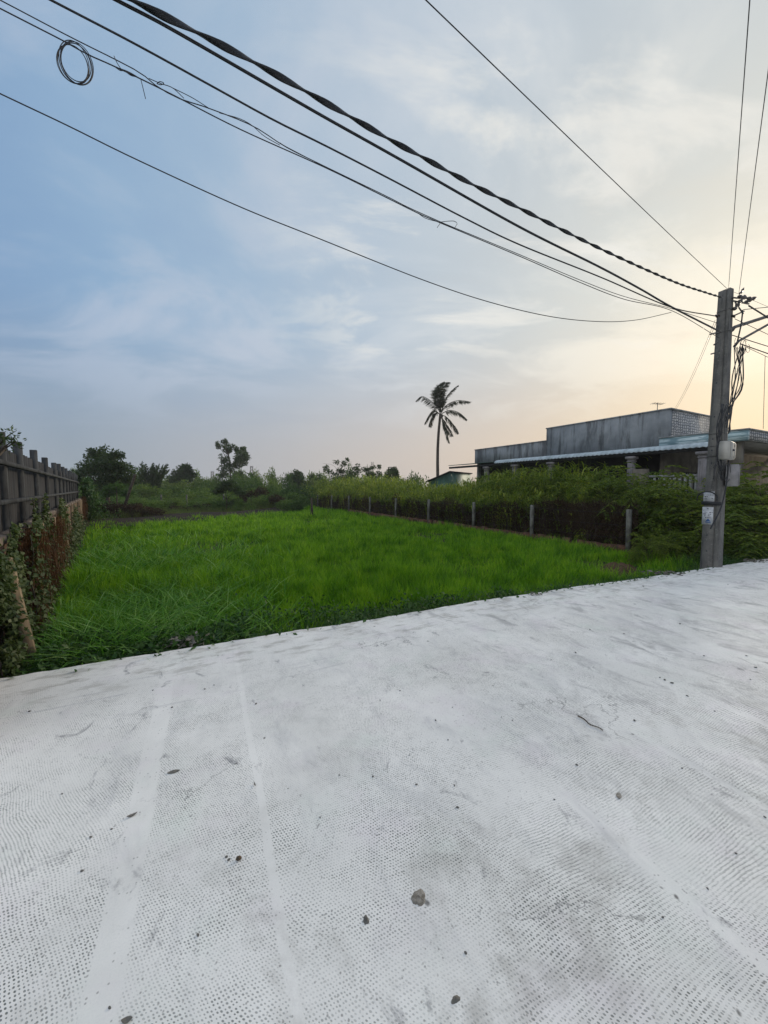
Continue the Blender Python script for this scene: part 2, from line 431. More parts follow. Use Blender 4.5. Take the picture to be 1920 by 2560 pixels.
def road_material():
    m_, g, out = mat_new('dimpled_white_concrete')
    P = pos(g); px_, py_, _ = g.sep(P)
    th = math.radians(25)
    u = g.m('ADD', g.m('MULTIPLY', px_, math.cos(th)), g.m('MULTIPLY', py_, math.sin(th)))
    v = g.m('ADD', g.m('MULTIPLY', px_, -math.sin(th)), g.m('MULTIPLY', py_, math.cos(th)))
    uv = g.comb(u, v, 0.0)
    # the net that printed the dimples lay in wavy sheets
    wc = g.v('SUBTRACT', g.noise(uv, 1.1, 2.0, .5, 0, True), (.5, .5, .5))
    wf = g.v('SUBTRACT', g.noise(g.v('ADD', uv, (7, 3, 1)), 5.0, 1.0, .5, 0, True), (.5, .5, .5))
    wr = g.v('ADD', g.v('ADD', uv, g.v('SCALE', wc, scale=.16)), g.v('SCALE', wf, scale=.016))
    wu, wv, _ = g.sep(wr)
    a = g.m('MULTIPLY', wu, 1 / .0112); b = g.m('MULTIPLY', wv, 1 / .0128)
    a = g.m('ADD', a, g.m('MULTIPLY', b, .5))
    fa = g.m('SUBTRACT', g.m('FRACT', a), .5); fb = g.m('SUBTRACT', g.m('FRACT', b), .5)
    rnd = g.new('ShaderNodeTexWhiteNoise', noise_dimensions='2D')
    g.link(g.comb(g.m('FLOOR', a), g.m('FLOOR', b), 0.0), rnd.inputs['Vector'])
    rv = rnd.outputs['Value']; jr, jg, jb = g.sep(rnd.outputs['Color'])
    fa = g.m('ADD', fa, g.m('MULTIPLY_ADD', jr, .26, -.13)); fb = g.m('ADD', fb, g.m('MULTIPLY_ADD', jg, .26, -.13))
    r2 = g.m('SQRT', g.m('ADD', g.m('POWER', g.m('ABSOLUTE', fa), 2.0), g.m('POWER', g.m('ABSOLUTE', fb), 2.0)))
    rr = g.m('ADD', r2, g.m('MULTIPLY', jb, .14))
    dot = g.ss(rr, .37, .25)
    # smooth strips where two sheets overlapped
    mask = None
    for u0, wd in ((-.335, .105), (.20, .034), (1.60, .055), (2.42, .045), (3.3, .06), (4.35, .05), (5.4, .06), (-1.30, .05), (-2.2, .07), (-3.1, .05)):
        uu = g.m('ADD', u, g.m('MULTIPLY', g.sep(wc)[0], .05))
        k = g.ss(g.m('ABSOLUTE', g.m('SUBTRACT', uu, u0)), wd * .46, wd * .60)
        if u0 > 1: k = g.m('MAXIMUM', k, g.ss(v, 1.1, 1.6))             # these seams are filled in further out
        mask = k if mask is None else g.m('MULTIPLY', mask, k)
    film = g.ss(g.noise(uv, 1.7, 5, .6), .34, .60)                     # cement film that filled some dimples
    film2 = g.ss(g.noise(uv, 9.0, 4, .6), .28, .62, .35, 1.0)
    vv = g.ss(v, 4.1, 2.7)                                            # trowelled smooth along the edge of the slab
    vis = g.m('MULTIPLY', g.m('MULTIPLY', g.m('MULTIPLY_ADD', film, .8, .2), film2), g.m('MULTIPLY', mask, g.m('MULTIPLY_ADD', vv, .8, .2)))
    dots = g.m('MULTIPLY', dot, vis)
    # base colour: cement with faint lilac and greenish tints, dirt, scuffs and cracks
    base = g.mix(g.ss(g.noise(uv, 1.3, 5, .6), .3, .7), (.70, .695, .67), (.82, .81, .785))
    base = g.mix(g.m('MULTIPLY', g.ss(g.noise(uv, 2.1, 4, .6), .50, .72), .35), base, (.70, .63, .68))
    base = g.mix(g.m('MULTIPLY', g.ss(g.noise(g.v('ADD', uv, (9, 2, 0)), 2.0, 4, .6), .52, .75), .35), base, (.61, .69, .62))
    base = g.mix(g.m('MULTIPLY', g.ss(g.noise(uv, 160.0, 3, .7), .35, .75), .16), base, (.40, .41, .43))
    streak = g.noise(g.v('MULTIPLY', uv, (2.2, .9, 1.0)), 1.6, 8, .70, .5)
    base = g.mix(g.m('MULTIPLY', g.ss(streak, .50, .72), .38), base, (.38, .385, .41))
    scf = g.noise(g.v('MULTIPLY', g.v('ADD', uv, (3, 8, 0)), (1.5, 1.0, 1.0)), 3.2, 8, .7, .6)
    base = g.mix(g.m('MULTIPLY', g.ss(scf, .595, .70), .75), base, (.25, .25, .265))
    grime = g.noise(g.v('ADD', uv, (1.3, 4.1, 0)), 1.5, 9, .72, .3)
    base = g.mix(g.m('MULTIPLY', g.m('MULTIPLY', g.ss(grime, .50, .66), g.ss(v, 2.6, .6)), .55), base, (.30, .29, .265))
    crk = g.new('ShaderNodeTexVoronoi', feature='DISTANCE_TO_EDGE'); g.put(crk.inputs['Vector'], g.v('ADD', g.v('MULTIPLY', uv, (.45, .8, 1)), g.v('SCALE', g.v('SUBTRACT', g.noise(uv, 3.0, 6, .6, 0, True), (.5, .5, .5)), scale=.55))); crk.inputs['Scale'].default_value = 1.0
    base = g.mix(g.m('MULTIPLY', g.m('MULTIPLY', g.ss(crk.outputs['Distance'], .006, .001), g.ss(g.noise(uv, .9, 3, .5), .50, .60)), .7), base, (.22, .22, .22))
    edge = g.m('MULTIPLY', g.ss(v, 3.15, 3.75), g.ss(g.noise(g.v('MULTIPLY', uv, (1.5, 4, 1)), 2.2, 7, .7), .48, .64))
    base = g.mix(g.m('MULTIPLY', edge, .55), base, (.30, .285, .25))
    rside = g.ss(u, 0.8, 3.2)
    scf2 = g.noise(g.v('MULTIPLY', uv, (1.6, .8, 1.0)), 2.4, 8, .70, .6)
    base = g.mix(g.m('MULTIPLY', g.m('MULTIPLY', g.ss(scf2, .50, .70), rside), .62), base, (.27, .27, .28))
    al = g.noise(g.v('MULTIPLY', uv, (.35, 7.0, 1.0)), 2.0, 5, .65, .3)   # trowel lines along the road
    base = g.mix(g.m('MULTIPLY', g.m('MULTIPLY', g.ss(al, .60, .68), g.ss(v, 2.2, 3.4)), .40), base, (.42, .42, .44))
    vo = g.new('ShaderNodeTexVoronoi', feature='F1'); g.put(vo.inputs['Vector'], g.v('ADD', uv, g.v('SCALE', wf, scale=.2))); vo.inputs['Scale'].default_value = 7.0
    sp = g.m('MULTIPLY', g.ss(vo.outputs['Distance'], .085, .03), g.ss(g.sep(vo.outputs['Color'])[0], .55, .7))
    base = g.mix(g.m('MULTIPLY', sp, .85), base, (.12, .115, .11))
    col = g.mix(g.m('MULTIPLY', dots, .92), base, (.10, .115, .11))
    hgt = g.m('SUBTRACT', g.m('MULTIPLY', g.noise(uv, 30.0, 5, .65), .35), g.m('MULTIPLY', dots, 1.0))
    gv_ = g.new('ShaderNodeTexVoronoi', feature='F1'); g.put(gv_.inputs['Vector'], uv); gv_.inputs['Scale'].default_value = 75.0
    grit = g.m('MULTIPLY', g.ss(gv_.outputs['Distance'], .34, .16), g.ss(g.sep(gv_.outputs['Color'])[0], .80, .90))
    col = g.mix(g.m('MULTIPLY', grit, .6), col, (.16, .155, .15))
    principled(g, out, col, .78, .2, 0, hgt, .35, .004)
    return m_

def ground_material():
    m_, g, out = mat_new('rough_ground')
    P = pos(g)
    c = g.mix(g.ss(g.noise(P, .12, 6, .6), .35, .65), (.030, .055, .012), (.075, .075, .028))
    c = g.mix(g.ss(g.noise(P, 1.6, 5, .6), .4, .7), c, (.028, .026, .016))
    principled(g, out, c, .95, .1, 0, g.noise(P, 5, 6, .65), 1.0, .06)
    return m_

# the whole land as one sheet
gs = 300.0
gx = np.concatenate([np.linspace(-gs, -40, 14), np.linspace(-36, 36, 60), np.linspace(40, gs, 14)])
gy = np.concatenate([np.linspace(-gs, -20, 14), np.linspace(-17, 60, 60), np.linspace(66, gs, 14)])
XX, YY = np.meshgrid(gx, gy)
ZZ = GZ - 0.02 - .05 * vnoise(XX * .6, YY * .6, 3)
nx, ny = len(gx), len(gy)
idx = np.arange(nx * ny).reshape(ny, nx)
quads = np.stack([idx[:-1, :-1], idx[:-1, 1:], idx[1:, 1:], idx[1:, :-1]], -1).reshape(-1, 4)
ground = np_mesh('ground', np.stack([XX, YY, ZZ], -1).reshape(-1, 3), [quads], ground_material(), smooth=True, origin=(0, 0, 0))
tag(ground, 'flat rough ground of green and brown scrub land under the plot', None, None, 'structure')

# road slab with an uneven broken edge and a real thickness
us = np.linspace(-34, 46, 1600)
ev = edge_v(us) + .030 * (vnoise(us * 1.7, us * 0, 1) - .5) + .022 * (vnoise(us * 9, us * 0, 2) - .5) + .012 * (vnoise(us * 30, us * 0, 5) - .5)
rowsV = [-14, -8, -5, -3, -1.5, -.4, -.02]
R = []
for rv_ in rowsV:
    R.append(np.stack([E0[0] + ED[0] * us + EN[0] * (ev + rv_), E0[1] + ED[1] * us + EN[1] * (ev + rv_), np.zeros_like(us)], 1))
R.append(np.stack([E0[0] + ED[0] * us + EN[0] * ev, E0[1] + ED[1] * us + EN[1] * ev, np.full_like(us, -.012)], 1))
jag = .03 * vnoise(us * 12, us * 0, 8)
R.append(np.stack([E0[0] + ED[0] * us + EN[0] * (ev - jag), E0[1] + ED[1] * us + EN[1] * (ev - jag), np.full_like(us, -.40)], 1))
nr, nu = len(R), len(us)
idx = np.arange(nr * nu).reshape(nr, nu)
quads = np.stack([idx[:-1, :-1], idx[:-1, 1:], idx[1:, 1:], idx[1:, :-1]], -1).reshape(-1, 4)
road = np_mesh('road', np.concatenate(R), [quads], road_material(), origin=(0, 0, 0))
tag(road, 'pale concrete road slab printed all over with rows of small dimples', None, None, 'structure')

# ------------------------------------------------------------------ lines the plot is laid out on
LP = np.array((-3.72, 3.62)); LD = np.array((-.598, .801)); LN = np.array((.801, .598))     # left fence: start, along, towards the field
_g1 = G(1571, 1383)[:2]; RP = _g1                                                            # right fence: nearest post
RD = np.array((-.462, .887)); RN = np.array((.887, .462))                                    # along, away from the field
def left_dist(x, y): return (x - LP[0]) * LN[0] + (y - LP[1]) * LN[1]
def right_dist(x, y): return -((x - RP[0]) * RN[0] + (y - RP[1]) * RN[1])
FARPX = [(100, 1330), (212, 1319), (300, 1312), (400, 1304), (560, 1293), (660, 1284), (760, 1268), (860, 1262), (960, 1258)]
FR = np.array([(G(x, y)[0] / G(x, y)[1], G(x, y)[1]) for x, y in FARPX])
def far_limit(x, y): return np.interp(x / np.maximum(y, .1), FR[:, 0], FR[:, 1])

# burnt dark soil along the far end of the plot
sV = []
for i, (x, y) in enumerate([(190, 1330), (260, 1322), (340, 1315), (420, 1308), (500, 1303), (580, 1296), (660, 1288), (720, 1283)]):
    a = G(x, y); 
    for k in range(6):
        t = k / 5
        q = a * 1.0; q[:2] *= (.985 + t * (.26 + .06 * math.sin(i * 2.1)))
        q[2] = GZ + .03 + .34 * math.sin(t * math.pi) ** .7 * (.4 + .6 * vnoise(np.array([i * .9]), np.array([k * .7]), 4)[0])
        sV.append(q)
sq = [(i * 6 + k, (i + 1) * 6 + k, (i + 1) * 6 + k + 1, i * 6 + k + 1) for i in range(7) for k in range(5)]
soil = np_mesh('bare_soil', sV, [np.array(sq)], M['soil'], smooth=True, origin=(0, 0, 0))
tag(soil, 'strip of bare blackish soil along the far end of the green plot', None, None, 'structure')

# ------------------------------------------------------------------ the green grass of the plot
def sample_field(n, r0, r1, az0=-58, az1=44):
    r = r0 * (r1 / r0) ** RNG.random(n)
    a = np.radians(RNG.uniform(az0, az1, n))
    return r * np.sin(a), r * np.cos(a), r
def in_plot(x, y, pad=0.0):
    s_ = (x - RP[0]) * RD[0] + (y - RP[1]) * RD[1]
    return ~((s_ < -.25) & (right_dist(x, y) < .75)) & (field_dist(x, y) > .04 + pad) & (left_dist(x, y) > .25) & (right_dist(x, y) > .05) & (y < far_limit(x, y) + .8 * (vnoise(x * .8, y * .8, 9) - .5))
def tufts(nt, per, r0, r1, spread):
    """blades that spring from shared tuft centres and spread outwards"""
    x, y, r = sample_field(nt, r0, r1)
    k = in_plot(x, y); x, y = x[k], y[k]
    hole = vnoise(x * .55 + 3, y * .9, 14); hum = vnoise(x * .9, y * .9, 11)
    k = RNG.random(len(x)) < np.clip((hole - .13) * 5, .30, 1); x, y, hole, hum = x[k], y[k], hole[k], hum[k]
    tall = RNG.uniform(.5, 1.35, len(x)) * (.45 + .95 * hum) * np.clip(.6 + hole * .9, .6, 1.2)
    x, y, tall = np.repeat(x, per), np.repeat(y, per), np.repeat(tall, per)
    ox, oy = RNG.normal(0, 1, (2, len(x))); sp = spread * (1 + .035 * np.hypot(x, y))
    az = np.arctan2(oy, ox) + RNG.normal(0, .7, len(x)); rad = np.hypot(ox, oy)
    x = x + ox * sp; y = y + oy * sp
    k = in_plot(x, y) & (field_dist(x, y) > .05) & (left_dist(x, y) > .2) & (right_dist(x, y) > .03); x, y, tall, az, rad = x[k], y[k], tall[k], az[k], rad[k]
    n = len(x); r = np.hypot(x, y); fd = field_dist(x, y)
    hh = .27 * tall * RNG.uniform(.6, 1.15, n) * np.clip(.6 + fd * .5, .6, 1) * np.clip(1.12 - .12 * rad, .6, 1.1) * np.clip(.5 + right_dist(x, y) * .45, .5, 1)
    P = np.stack([x, y, np.full(n, GZ - .03)], 1)
    return blades_np(P, hh, .0045 + .0016 * r, hh * RNG.uniform(.15, .6, n) * np.clip(rad, .4, 1.6), az, ts=(0, .55))
gv, gf = cat_np([tufts(30000, 14, 2.6, 48, .055), tufts(90000, 1, 2.6, 48, .05)])
grass = np_mesh('grass', gv, gf, M['grass'], origin=(0, 0, GZ))
tag(grass, 'lush bright green grass covering the fenced plot beside the road', None, None, 'stuff')
# taller, paler arching blades in the left near part
x, y, r = sample_field(52000, 3.0, 20, -52, 5)
pxs = 960 + F * x / y
k = in_plot(x, y, .25) & (RNG.random(len(x)) < np.clip((760 - pxs) / 480, 0, 1) ** 1.3 * np.clip(1.25 - r / 15, 0, 1)) & (vnoise(x * .9, y * .9, 21) > .34)
x, y, r = x[k], y[k], r[k]; n = len(x)
hh = RNG.uniform(.28, .60, n) * (.75 + .4 * vnoise(x, y, 22))
P = np.stack([x, y, np.full(n, GZ - .02)], 1)
lv, lf = blades_np(P, hh, .013 + .0012 * r, hh * RNG.uniform(.5, 1.5, n), RNG.uniform(0, 6.28, n), ts=(0, .3, .55, .8), droop=.25)
lg = np_mesh('long_grass', lv, lf, M['long_grass'], origin=(0, 0, GZ))
tag(lg, 'long arching pale green grass blades at the near left of the plot', None, None, 'stuff')

# low broad-leaved weeds at the foot of the slab
n = 70000
u = RNG.uniform(-1.0, 10.5, n); v_ = np.abs(RNG.normal(0, .50, n)) * np.clip(1.4 - u * .18, .08, 1.4) + .03
k = RNG.random(n) < np.clip(1.15 - u * .08, .25, 1) * (.25 + vnoise(u * 1.4, v_ * 2, 31))
u, v_ = u[k], v_[k]
evn = edge_v(u)
x = E0[0] + ED[0] * u + EN[0] * (evn + v_); y = E0[1] + ED[1] * u + EN[1] * (evn + v_)
k = left_dist(x, y) > .1; x, y, u = x[k], y[k], u[k]; n = len(x)
mound = vnoise(x * 2.2, y * 2.2, 33)
z = GZ + RNG.random(n) ** .7 * (.10 + .24 * mound)
ov = RNG.random(n) < .012                                             # a few creep over the edge of the slab
x = np.where(ov, x - EN[0] * .16, x); y = np.where(ov, y - EN[1] * .16, y); z = np.where(ov, np.maximum(z, .012), z)
D = rnd_dirs(n, .35)
wv, wf_ = leaves_np(np.stack([x, y, z], 1), D, RNG.uniform(.03, .085, n), RNG.uniform(.018, .045, n), LEAF4, np.tile((0, 0, 1.), (n, 1)))
# and some flat grass tufts among them
n2 = 5000
u2 = RNG.uniform(-1.0, 12.2, n2); v2 = RNG.uniform(.02, .55, n2)
x2 = E0[0] + ED[0] * u2 + EN[0] * (edge_v(u2) + v2); y2 = E0[1] + ED[1] * u2 + EN[1] * (edge_v(u2) + v2)
h2 = RNG.uniform(.14, .38, n2)
bv, bf = blades_np(np.stack([x2, y2, np.full(n2, GZ)], 1), h2, RNG.uniform(.006, .011, n2), h2 * RNG.uniform(.3, 1.4, n2), RNG.uniform(0, 6.28, n2), ts=(0, .35, .7), droop=.2)
V, Fs = cat_np([(wv, wf_), (bv, bf)])
wd = np_mesh('weeds', V, Fs, M['weed'], origin=(0, 0, GZ))
tag(wd, 'dark low broad-leaved weeds along the edge of the road slab', None, None, 'stuff')

# rough brownish weeds between the plot and the scrub behind it
x, y, r = sample_field(90000, 15, 75, -58, 8)
fl = far_limit(x, y)
k = (y > fl + 1.2) & (left_dist(x, y) > -14) & (right_dist(x, y) > -1.0)
x, y, r = x[k], y[k], r[k]; n = len(x)
hh = RNG.uniform(.25, .7, n) * (.45 + 1.0 * vnoise(x * .35, y * .35, 41))
P = np.stack([x, y, np.full(n, GZ - .04)], 1)
rv2, rf2 = blades_np(P, hh, .006 + .0011 * r, hh * RNG.uniform(.2, .9, n), RNG.uniform(0, 6.28, n), ts=(0, .5))
rw = np_mesh('rough_grass', rv2, rf2, M['rough'], origin=(0, 0, GZ))
tag(rw, 'rough brownish green weeds on the land behind the plot', None, None, 'stuff')
# brown earth heap by the slab near the pole
hp = G(1545, 1437)
hv = []; hf = []
for i in range(15):
    for j in range(11):
        a, b = (i / 14 - .5) * 2, (j / 10 - .5) * 2
        q = hp[:2] + ED * a * .62 + EN * b * .30
        hgt_ = .24 * max(0, 1 - a * a) * max(0, 1 - b * b) * (.5 + .8 * vnoise(np.array([i * .6]), np.array([j * .6]), 6)[0])
        hv.append((q[0], q[1], GZ + hgt_ + .02))
        if i < 14 and j < 10: hf.append((i * 11 + j, (i + 1) * 11 + j, (i + 1) * 11 + j + 1, i * 11 + j + 1))
heap = np_mesh('earth_heap', hv, [np.array(hf)], M['brown_soil'], smooth=True)
tag(heap, 'small heap of brown earth at the road edge near the nearest fence post', 'earth heap', None, 'thing')

# ================================================================== LEFT: sheet fence standing behind an old low wall
def LPT(s, off=0.0, z=0.0): return np.array((LP[0] + LD[0] * s + LN[0] * off, LP[1] + LD[1] * s + LN[1] * off, z))
_q = [solve_s(LP - LN * .20, LD, xp, 1.6, -1, 40) for xp in (49, 88, 115, 137)]
ST = [_q[0] - 2.6, _q[0] - 1.3] + _q
print('fence posts', [round(v, 2) for v in _q])
while ST[-1] < 19.2: ST.append(ST[-1] + 1.45)
SEND = 20.6
fence = empty('sheet_fence', LPT(0, -.22, GZ), 'tall dark grey sheet fence on posts along the left side of the plot', 'fence')
BZ = GZ
def zz(h): return BZ + h
for i, s in enumerate(ST):
    j = RNG.uniform(-.03, .03)
    MB().obox(LPT(s, -.20), LD, LN, -.038, .038, -.05, .055, zz(0), zz(2.57 + j), .008).build('post', M['sheet_post'], fence)
for i in range(len(ST) - 1):
    s0, s1 = ST[i] + .047, ST[i + 1] - .047
    m_ = MB(); nseg = 26; V = []
    dr = RNG.uniform(.0, .05)
    for q in range(nseg + 1):
        s = s0 + (s1 - s0) * q / nseg
        off = -.21 + .009 * (1 if (q // 2) % 2 else -1) * (1 if q not in (0, nseg) else 0)
        top = 2.41 - dr * q / nseg + .008 * math.sin(q * 1.3 + i)
        V += [LPT(s, off, zz(.02)), LPT(s, off, zz(top)), LPT(s, off - .012, zz(top)), LPT(s, off - .012, zz(.02))]
    Fq = []
    for q in range(nseg):
        for c in range(4):
            d_ = (c + 1) % 4
            Fq.append((q * 4 + c, q * 4 + d_, q * 4 + 4 + d_, q * 4 + 4 + c))
    m_.add(V, Fq + [(3, 2, 1, 0), (nseg * 4, nseg * 4 + 1, nseg * 4 + 2, nseg * 4 + 3)]).build('panel', M['sheet'], fence)
for h in (1.66, 2.13):
    MB().obox(LPT(0, -.20), LD, LN, ST[0], ST[-1] + .06, .057, .115, zz(h), zz(h + .055), .006).build('rail', M['sheet_post'], fence)

lw = empty('low_wall', LPT(0, 0, GZ), 'old brownish low panel wall with broken pale coping in front of the sheet fence', 'wall')
for i, s in enumerate([-1.9, -.20, 1.25, 2.5, 3.75, 5.1, 6.4, 7.7, 9.0, 10.3, 11.6, 12.9, 14.2, 15.5, 16.8, 18.1, 19.4, 20.5]):
    lean = {1: -.16, 2: -.06, 3: -.03}.get(i, RNG.uniform(-.03, .02))
    hp_ = {1: 1.20}.get(i, 1.33)
    MB().obox(LPT(s, .02 + (.20 if i == 1 else .05 if i < 5 else 0)), LD, LN, -.05, .05, -.05, .06, zz(-.05), zz(hp_ + RNG.uniform(-.03, .03)), .012, (0.0, lean)).build('post', M['old_post'], lw)
segs = [(-1.8, -.10), (.05, 1.18), (1.32, 2.43), (2.57, 3.68), (3.82, 5.03), (5.17, 6.33), (6.47, 7.63), (7.77, 8.93), (9.07, 10.23), (10.37, 11.53), (11.67, 12.83), (12.97, 14.13), (14.27, 15.43), (15.57, 16.73), (16.87, 18.03), (18.17, 19.33), (19.47, 20.44)]
for i, (a, b) in enumerate(segs):
    MB().obox(LPT(0, 0), LD, LN, a, b, -.035, .02, zz(-.05), zz(1.30), .006).build('panel', M['low_wall'], lw)
    # broken coping in uneven pieces
    m_ = MB(); q = a
    while q < b - .12:
        e = min(b, q + RNG.uniform(.25, .7))
        if RNG.random() < .85:
            m_.obox(LPT(0, 0), LD, LN, q + .01, e - .01, -.075, .05, zz(1.303), zz(1.36 + RNG.uniform(0, .05)), .012)
        q = e
    if m_.n: m_.build('coping', M['coping'], lw)

# ------------------------------------------------------------------ creepers on that wall
def creeper(label, s0, s1, n, hfun, mat, L=(.045, .085), spread=.13, off=.07, stems=6, group=None, name='climbing_vine', hp=.85):
    """leaves over the wall between s0 and s1, up to the height hfun(s)"""
    root = empty(name, LPT((s0 + s1) / 2, .1, GZ), label, 'vine', group)
    s = RNG.uniform(s0, s1, n); h = hfun(s) * RNG.random(n) ** hp
    o = off + np.abs(RNG.normal(0, spread, n)) * np.clip(1.25 - h * .55, .3, 1.3)
    k = vnoise(s * 3.2, h * 3.2, int(abs(s0 * 10)) + 3) > .36
    s, h, o = s[k], h[k], o[k]; n = len(s)
    P = np.stack([LP[0] + LD[0] * s + LN[0] * o, LP[1] + LD[1] * s + LN[1] * o, BZ + h], 1)
    D = rnd_dirs(n, -.8); D[:, :2] += LN * .4
    V, f = leaves_np(P, D, RNG.uniform(*L, n), RNG.uniform(*L, n) * .85, LEAF6, np.tile((LN[0], LN[1], .6), (n, 1)))
    np_mesh('foliage', V, f, mat, root)
    m_ = MB()
    for q in range(stems):
        a = RNG.uniform(s0, s1); pts = []
        top = float(hfun(np.array([a]))[0])
        for t in np.linspace(0, 1, 8):
            pts.append(LPT(a + .12 * math.sin(t * 5 + q), off + .03 * math.sin(t * 9 + q * 2), BZ + top * t))
        MB().tube(pts, np.linspace(.009, .004, 8), 5).build('stem', M['bark'], root)
    return root
creeper('leafy green vine covering the nearest leaning wall post at the left edge', -.75, .42, 5600, lambda s: 1.34 + .15 * np.sin(s * 5), M['vine'], L=(.03, .055), spread=.06, off=.06)
creeper('loose green vine sprays over the rust brown tangle', .40, 1.2, 900, lambda s: 1.45 + .1 * np.sin(s * 9), M['vine'], L=(.035, .06), spread=.05, off=.17, stems=3)
creeper('green vine climbing from the brown tangle up the dark sheets', 1.10, 2.2, 2600, lambda s: 1.36 + .38 * np.sin(s * 8), M['vine'], L=(.035, .06), spread=.06, hp=1.1)
creeper('small green vine hanging over the wall behind the first gap', 2.7, 3.6, 2200, lambda s: 1.40 + .40 * np.sin(s * 7), M['vine'], L=(.035, .06), spread=.06, hp=1.1)
creeper('yellowish green vine on the wall halfway along the fence', 4.3, 7.0, 2600, lambda s: 1.35 + .3 * np.sin(s * 2.4), M['vine'], L=(.04, .07), spread=.08)
creeper('thin creeper near the far end of the low wall', 8.0, 13.5, 2600, lambda s: .95 + .35 * np.sin(s * 1.3), M['vine'], L=(.04, .08), spread=.09)
creeper('dark purplish creeper over the top of the nearest fence sheets', -1.6, .72, 4200, lambda s: 2.56 + .12 * np.sin(s * 4), M['vine_dark'], L=(.025, .05), spread=.05, off=-.13, stems=4, hp=.16)
creeper('big bright green creeper swallowing the far end of the fence', 18.6, 25.5, 9000, lambda s: np.clip(2.55 - np.abs(s - 20.4) * .36, .3, 3), M['vine_green'], L=(.08, .14), spread=.55, off=.05, stems=8)

def dried(label, s0, s1, n, h0, h1, mat):
    root = empty('dried_vine', LPT((s0 + s1) / 2, .1, GZ), label, 'vine', 'dried vines hanging on the low wall')
    s = RNG.uniform(s0, s1, n)
    top = h0 + (h1 - h0) * RNG.random(n) ** .6
    o = .06 + np.abs(RNG.normal(0, .08, n))
    kk = vnoise(s * 4.5, top * 3.0, 17) > .38; s, top, o = s[kk], top[kk], o[kk]; n = len(s)
    P = np.stack([LP[0] + LD[0] * s + LN[0] * o, LP[1] + LD[1] * s + LN[1] * o, BZ + top], 1)
    ln = RNG.uniform(.12, .38, n)
    V, f = blades_np(P, -ln, RNG.uniform(.004, .012, n), RNG.uniform(-.02, .16, n), RNG.uniform(0, 6.28, n), ts=(0, .3, .7))
    m2 = n // 2
    P2 = P[:m2].copy(); P2[:, 2] -= RNG.random(m2) * .2
    V2, f2 = leaves_np(P2, rnd_dirs(m2, -.6), RNG.uniform(.03, .07, m2), RNG.uniform(.012, .03, m2))
    np_mesh('strands', *cat_np([(V, f), (V2, f2)]), mat, root)
    m_ = MB()
    for q in range(5):
        a = RNG.uniform(s0, s1)
        MB().tube([LPT(a + .1 * math.sin(t * 4 + q), .09 + .03 * math.sin(t * 7), BZ + h1 * t) for t in np.linspace(0, 1, 7)], .007, 5).build('stem', M['bark'], root)
dried('big rust brown tangle of dried vine hanging on the near low wall', .40, 1.35, 3000, .10, 1.40, M['rust_vine'])
dried('rusty dried vine in the wall bay between two green vines', 2.15, 2.9, 1500, .2, 1.28, M['rust_vine'])
dried('reddish dried vine hanging beyond the second green vine', 3.5, 4.6, 1800, .2, 1.35, M['rust_vine'])
dried('brown dried weeds at the far end of the low wall', 17.5, 20.8, 1800, .1, 1.5, M['rust_vine'])

# twigs of a tree that stands behind the fence at the left edge
tw = empty('overhanging_tree', LPT(.4, -1.2, GZ), 'sparse dark branches rising behind the fence at the left edge', 'tree')
m_ = MB(); tips = []
for a, b in (((0, 1110), (42, 1076)), ((10, 1118), (38, 1088)), ((-40, 1150), (14, 1078)), ((-60, 1160), (5, 1086)), ((15, 1120), (40, 1112))):
    p0 = AT(a[0], a[1], 4.6); p1 = AT(b[0], b[1], 4.6 + RNG.uniform(-.2, .2))
    c_ = spline([p0, (p0 + p1) / 2 + RNG.normal(0, .04, 3), p1], 8)
    m_.tube(c_, np.linspace(.010, .003, 8), 5); tips.append(c_)
rt = LPT(-.2, -1.2, GZ)
for c_ in tips: m_.tube(spline([rt, rt * .4 + c_[0] * .6 + np.array((.0, 0, .1)), c_[0]], 9), np.linspace(.035, .010, 9), 6)
m_.build('branches', M['bark'], tw)
TP = np.concatenate([c_[RNG.integers(1, 8, 34)] + RNG.normal(0, .035, (34, 3)) for c_ in tips])
V, f = leaves_np(TP, rnd_dirs(len(TP)), RNG.uniform(.035, .07, len(TP)), RNG.uniform(.015, .03, len(TP)))
np_mesh('foliage', V, f, M['tree'], tw)

# ================================================================== RIGHT: post and wire fence with a brick course at its foot
def RPT(s, off=0.0, z=0.0): return np.array((RP[0] + RD[0] * s + RN[0] * off, RP[1] + RD[1] * s + RN[1] * off, z))
rf = empty('wire_fence', RPT(0, 0, GZ), 'post and wire fence with a low brick course along the right side of the plot', 'fence')
RS = [solve_s(RP, RD, xp, GZ + .2) for xp in (1571, 1329.5, 1184, 1072, 989, 925, 872, 829, 794, 763)]
for i, s in enumerate(RS):
    hgt_ = 1.28 + (0.03 if i else .02) + RNG.uniform(-.03, .03)
    m_ = MB().obox(RPT(s), RD, RN, -.052, .052, -.052, .052, GZ - .05, GZ + hgt_ - .05, .01, (RNG.uniform(-.03, .03), RNG.uniform(-.03, .03)))
    m_.build('post', M['post'], rf)
for h in (.42, .80, 1.16):
    pts = []
    for i in range(len(RS) - 1):
        for t in np.linspace(0, 1, 6)[:-1]:
            s = RS[i] + (RS[i + 1] - RS[i]) * t
            pts.append(RPT(s, -.058, GZ + h - .03 * math.sin(math.pi * t)))
    MB().tube(pts, .0035, 4).build('wire', M['wire'], rf)
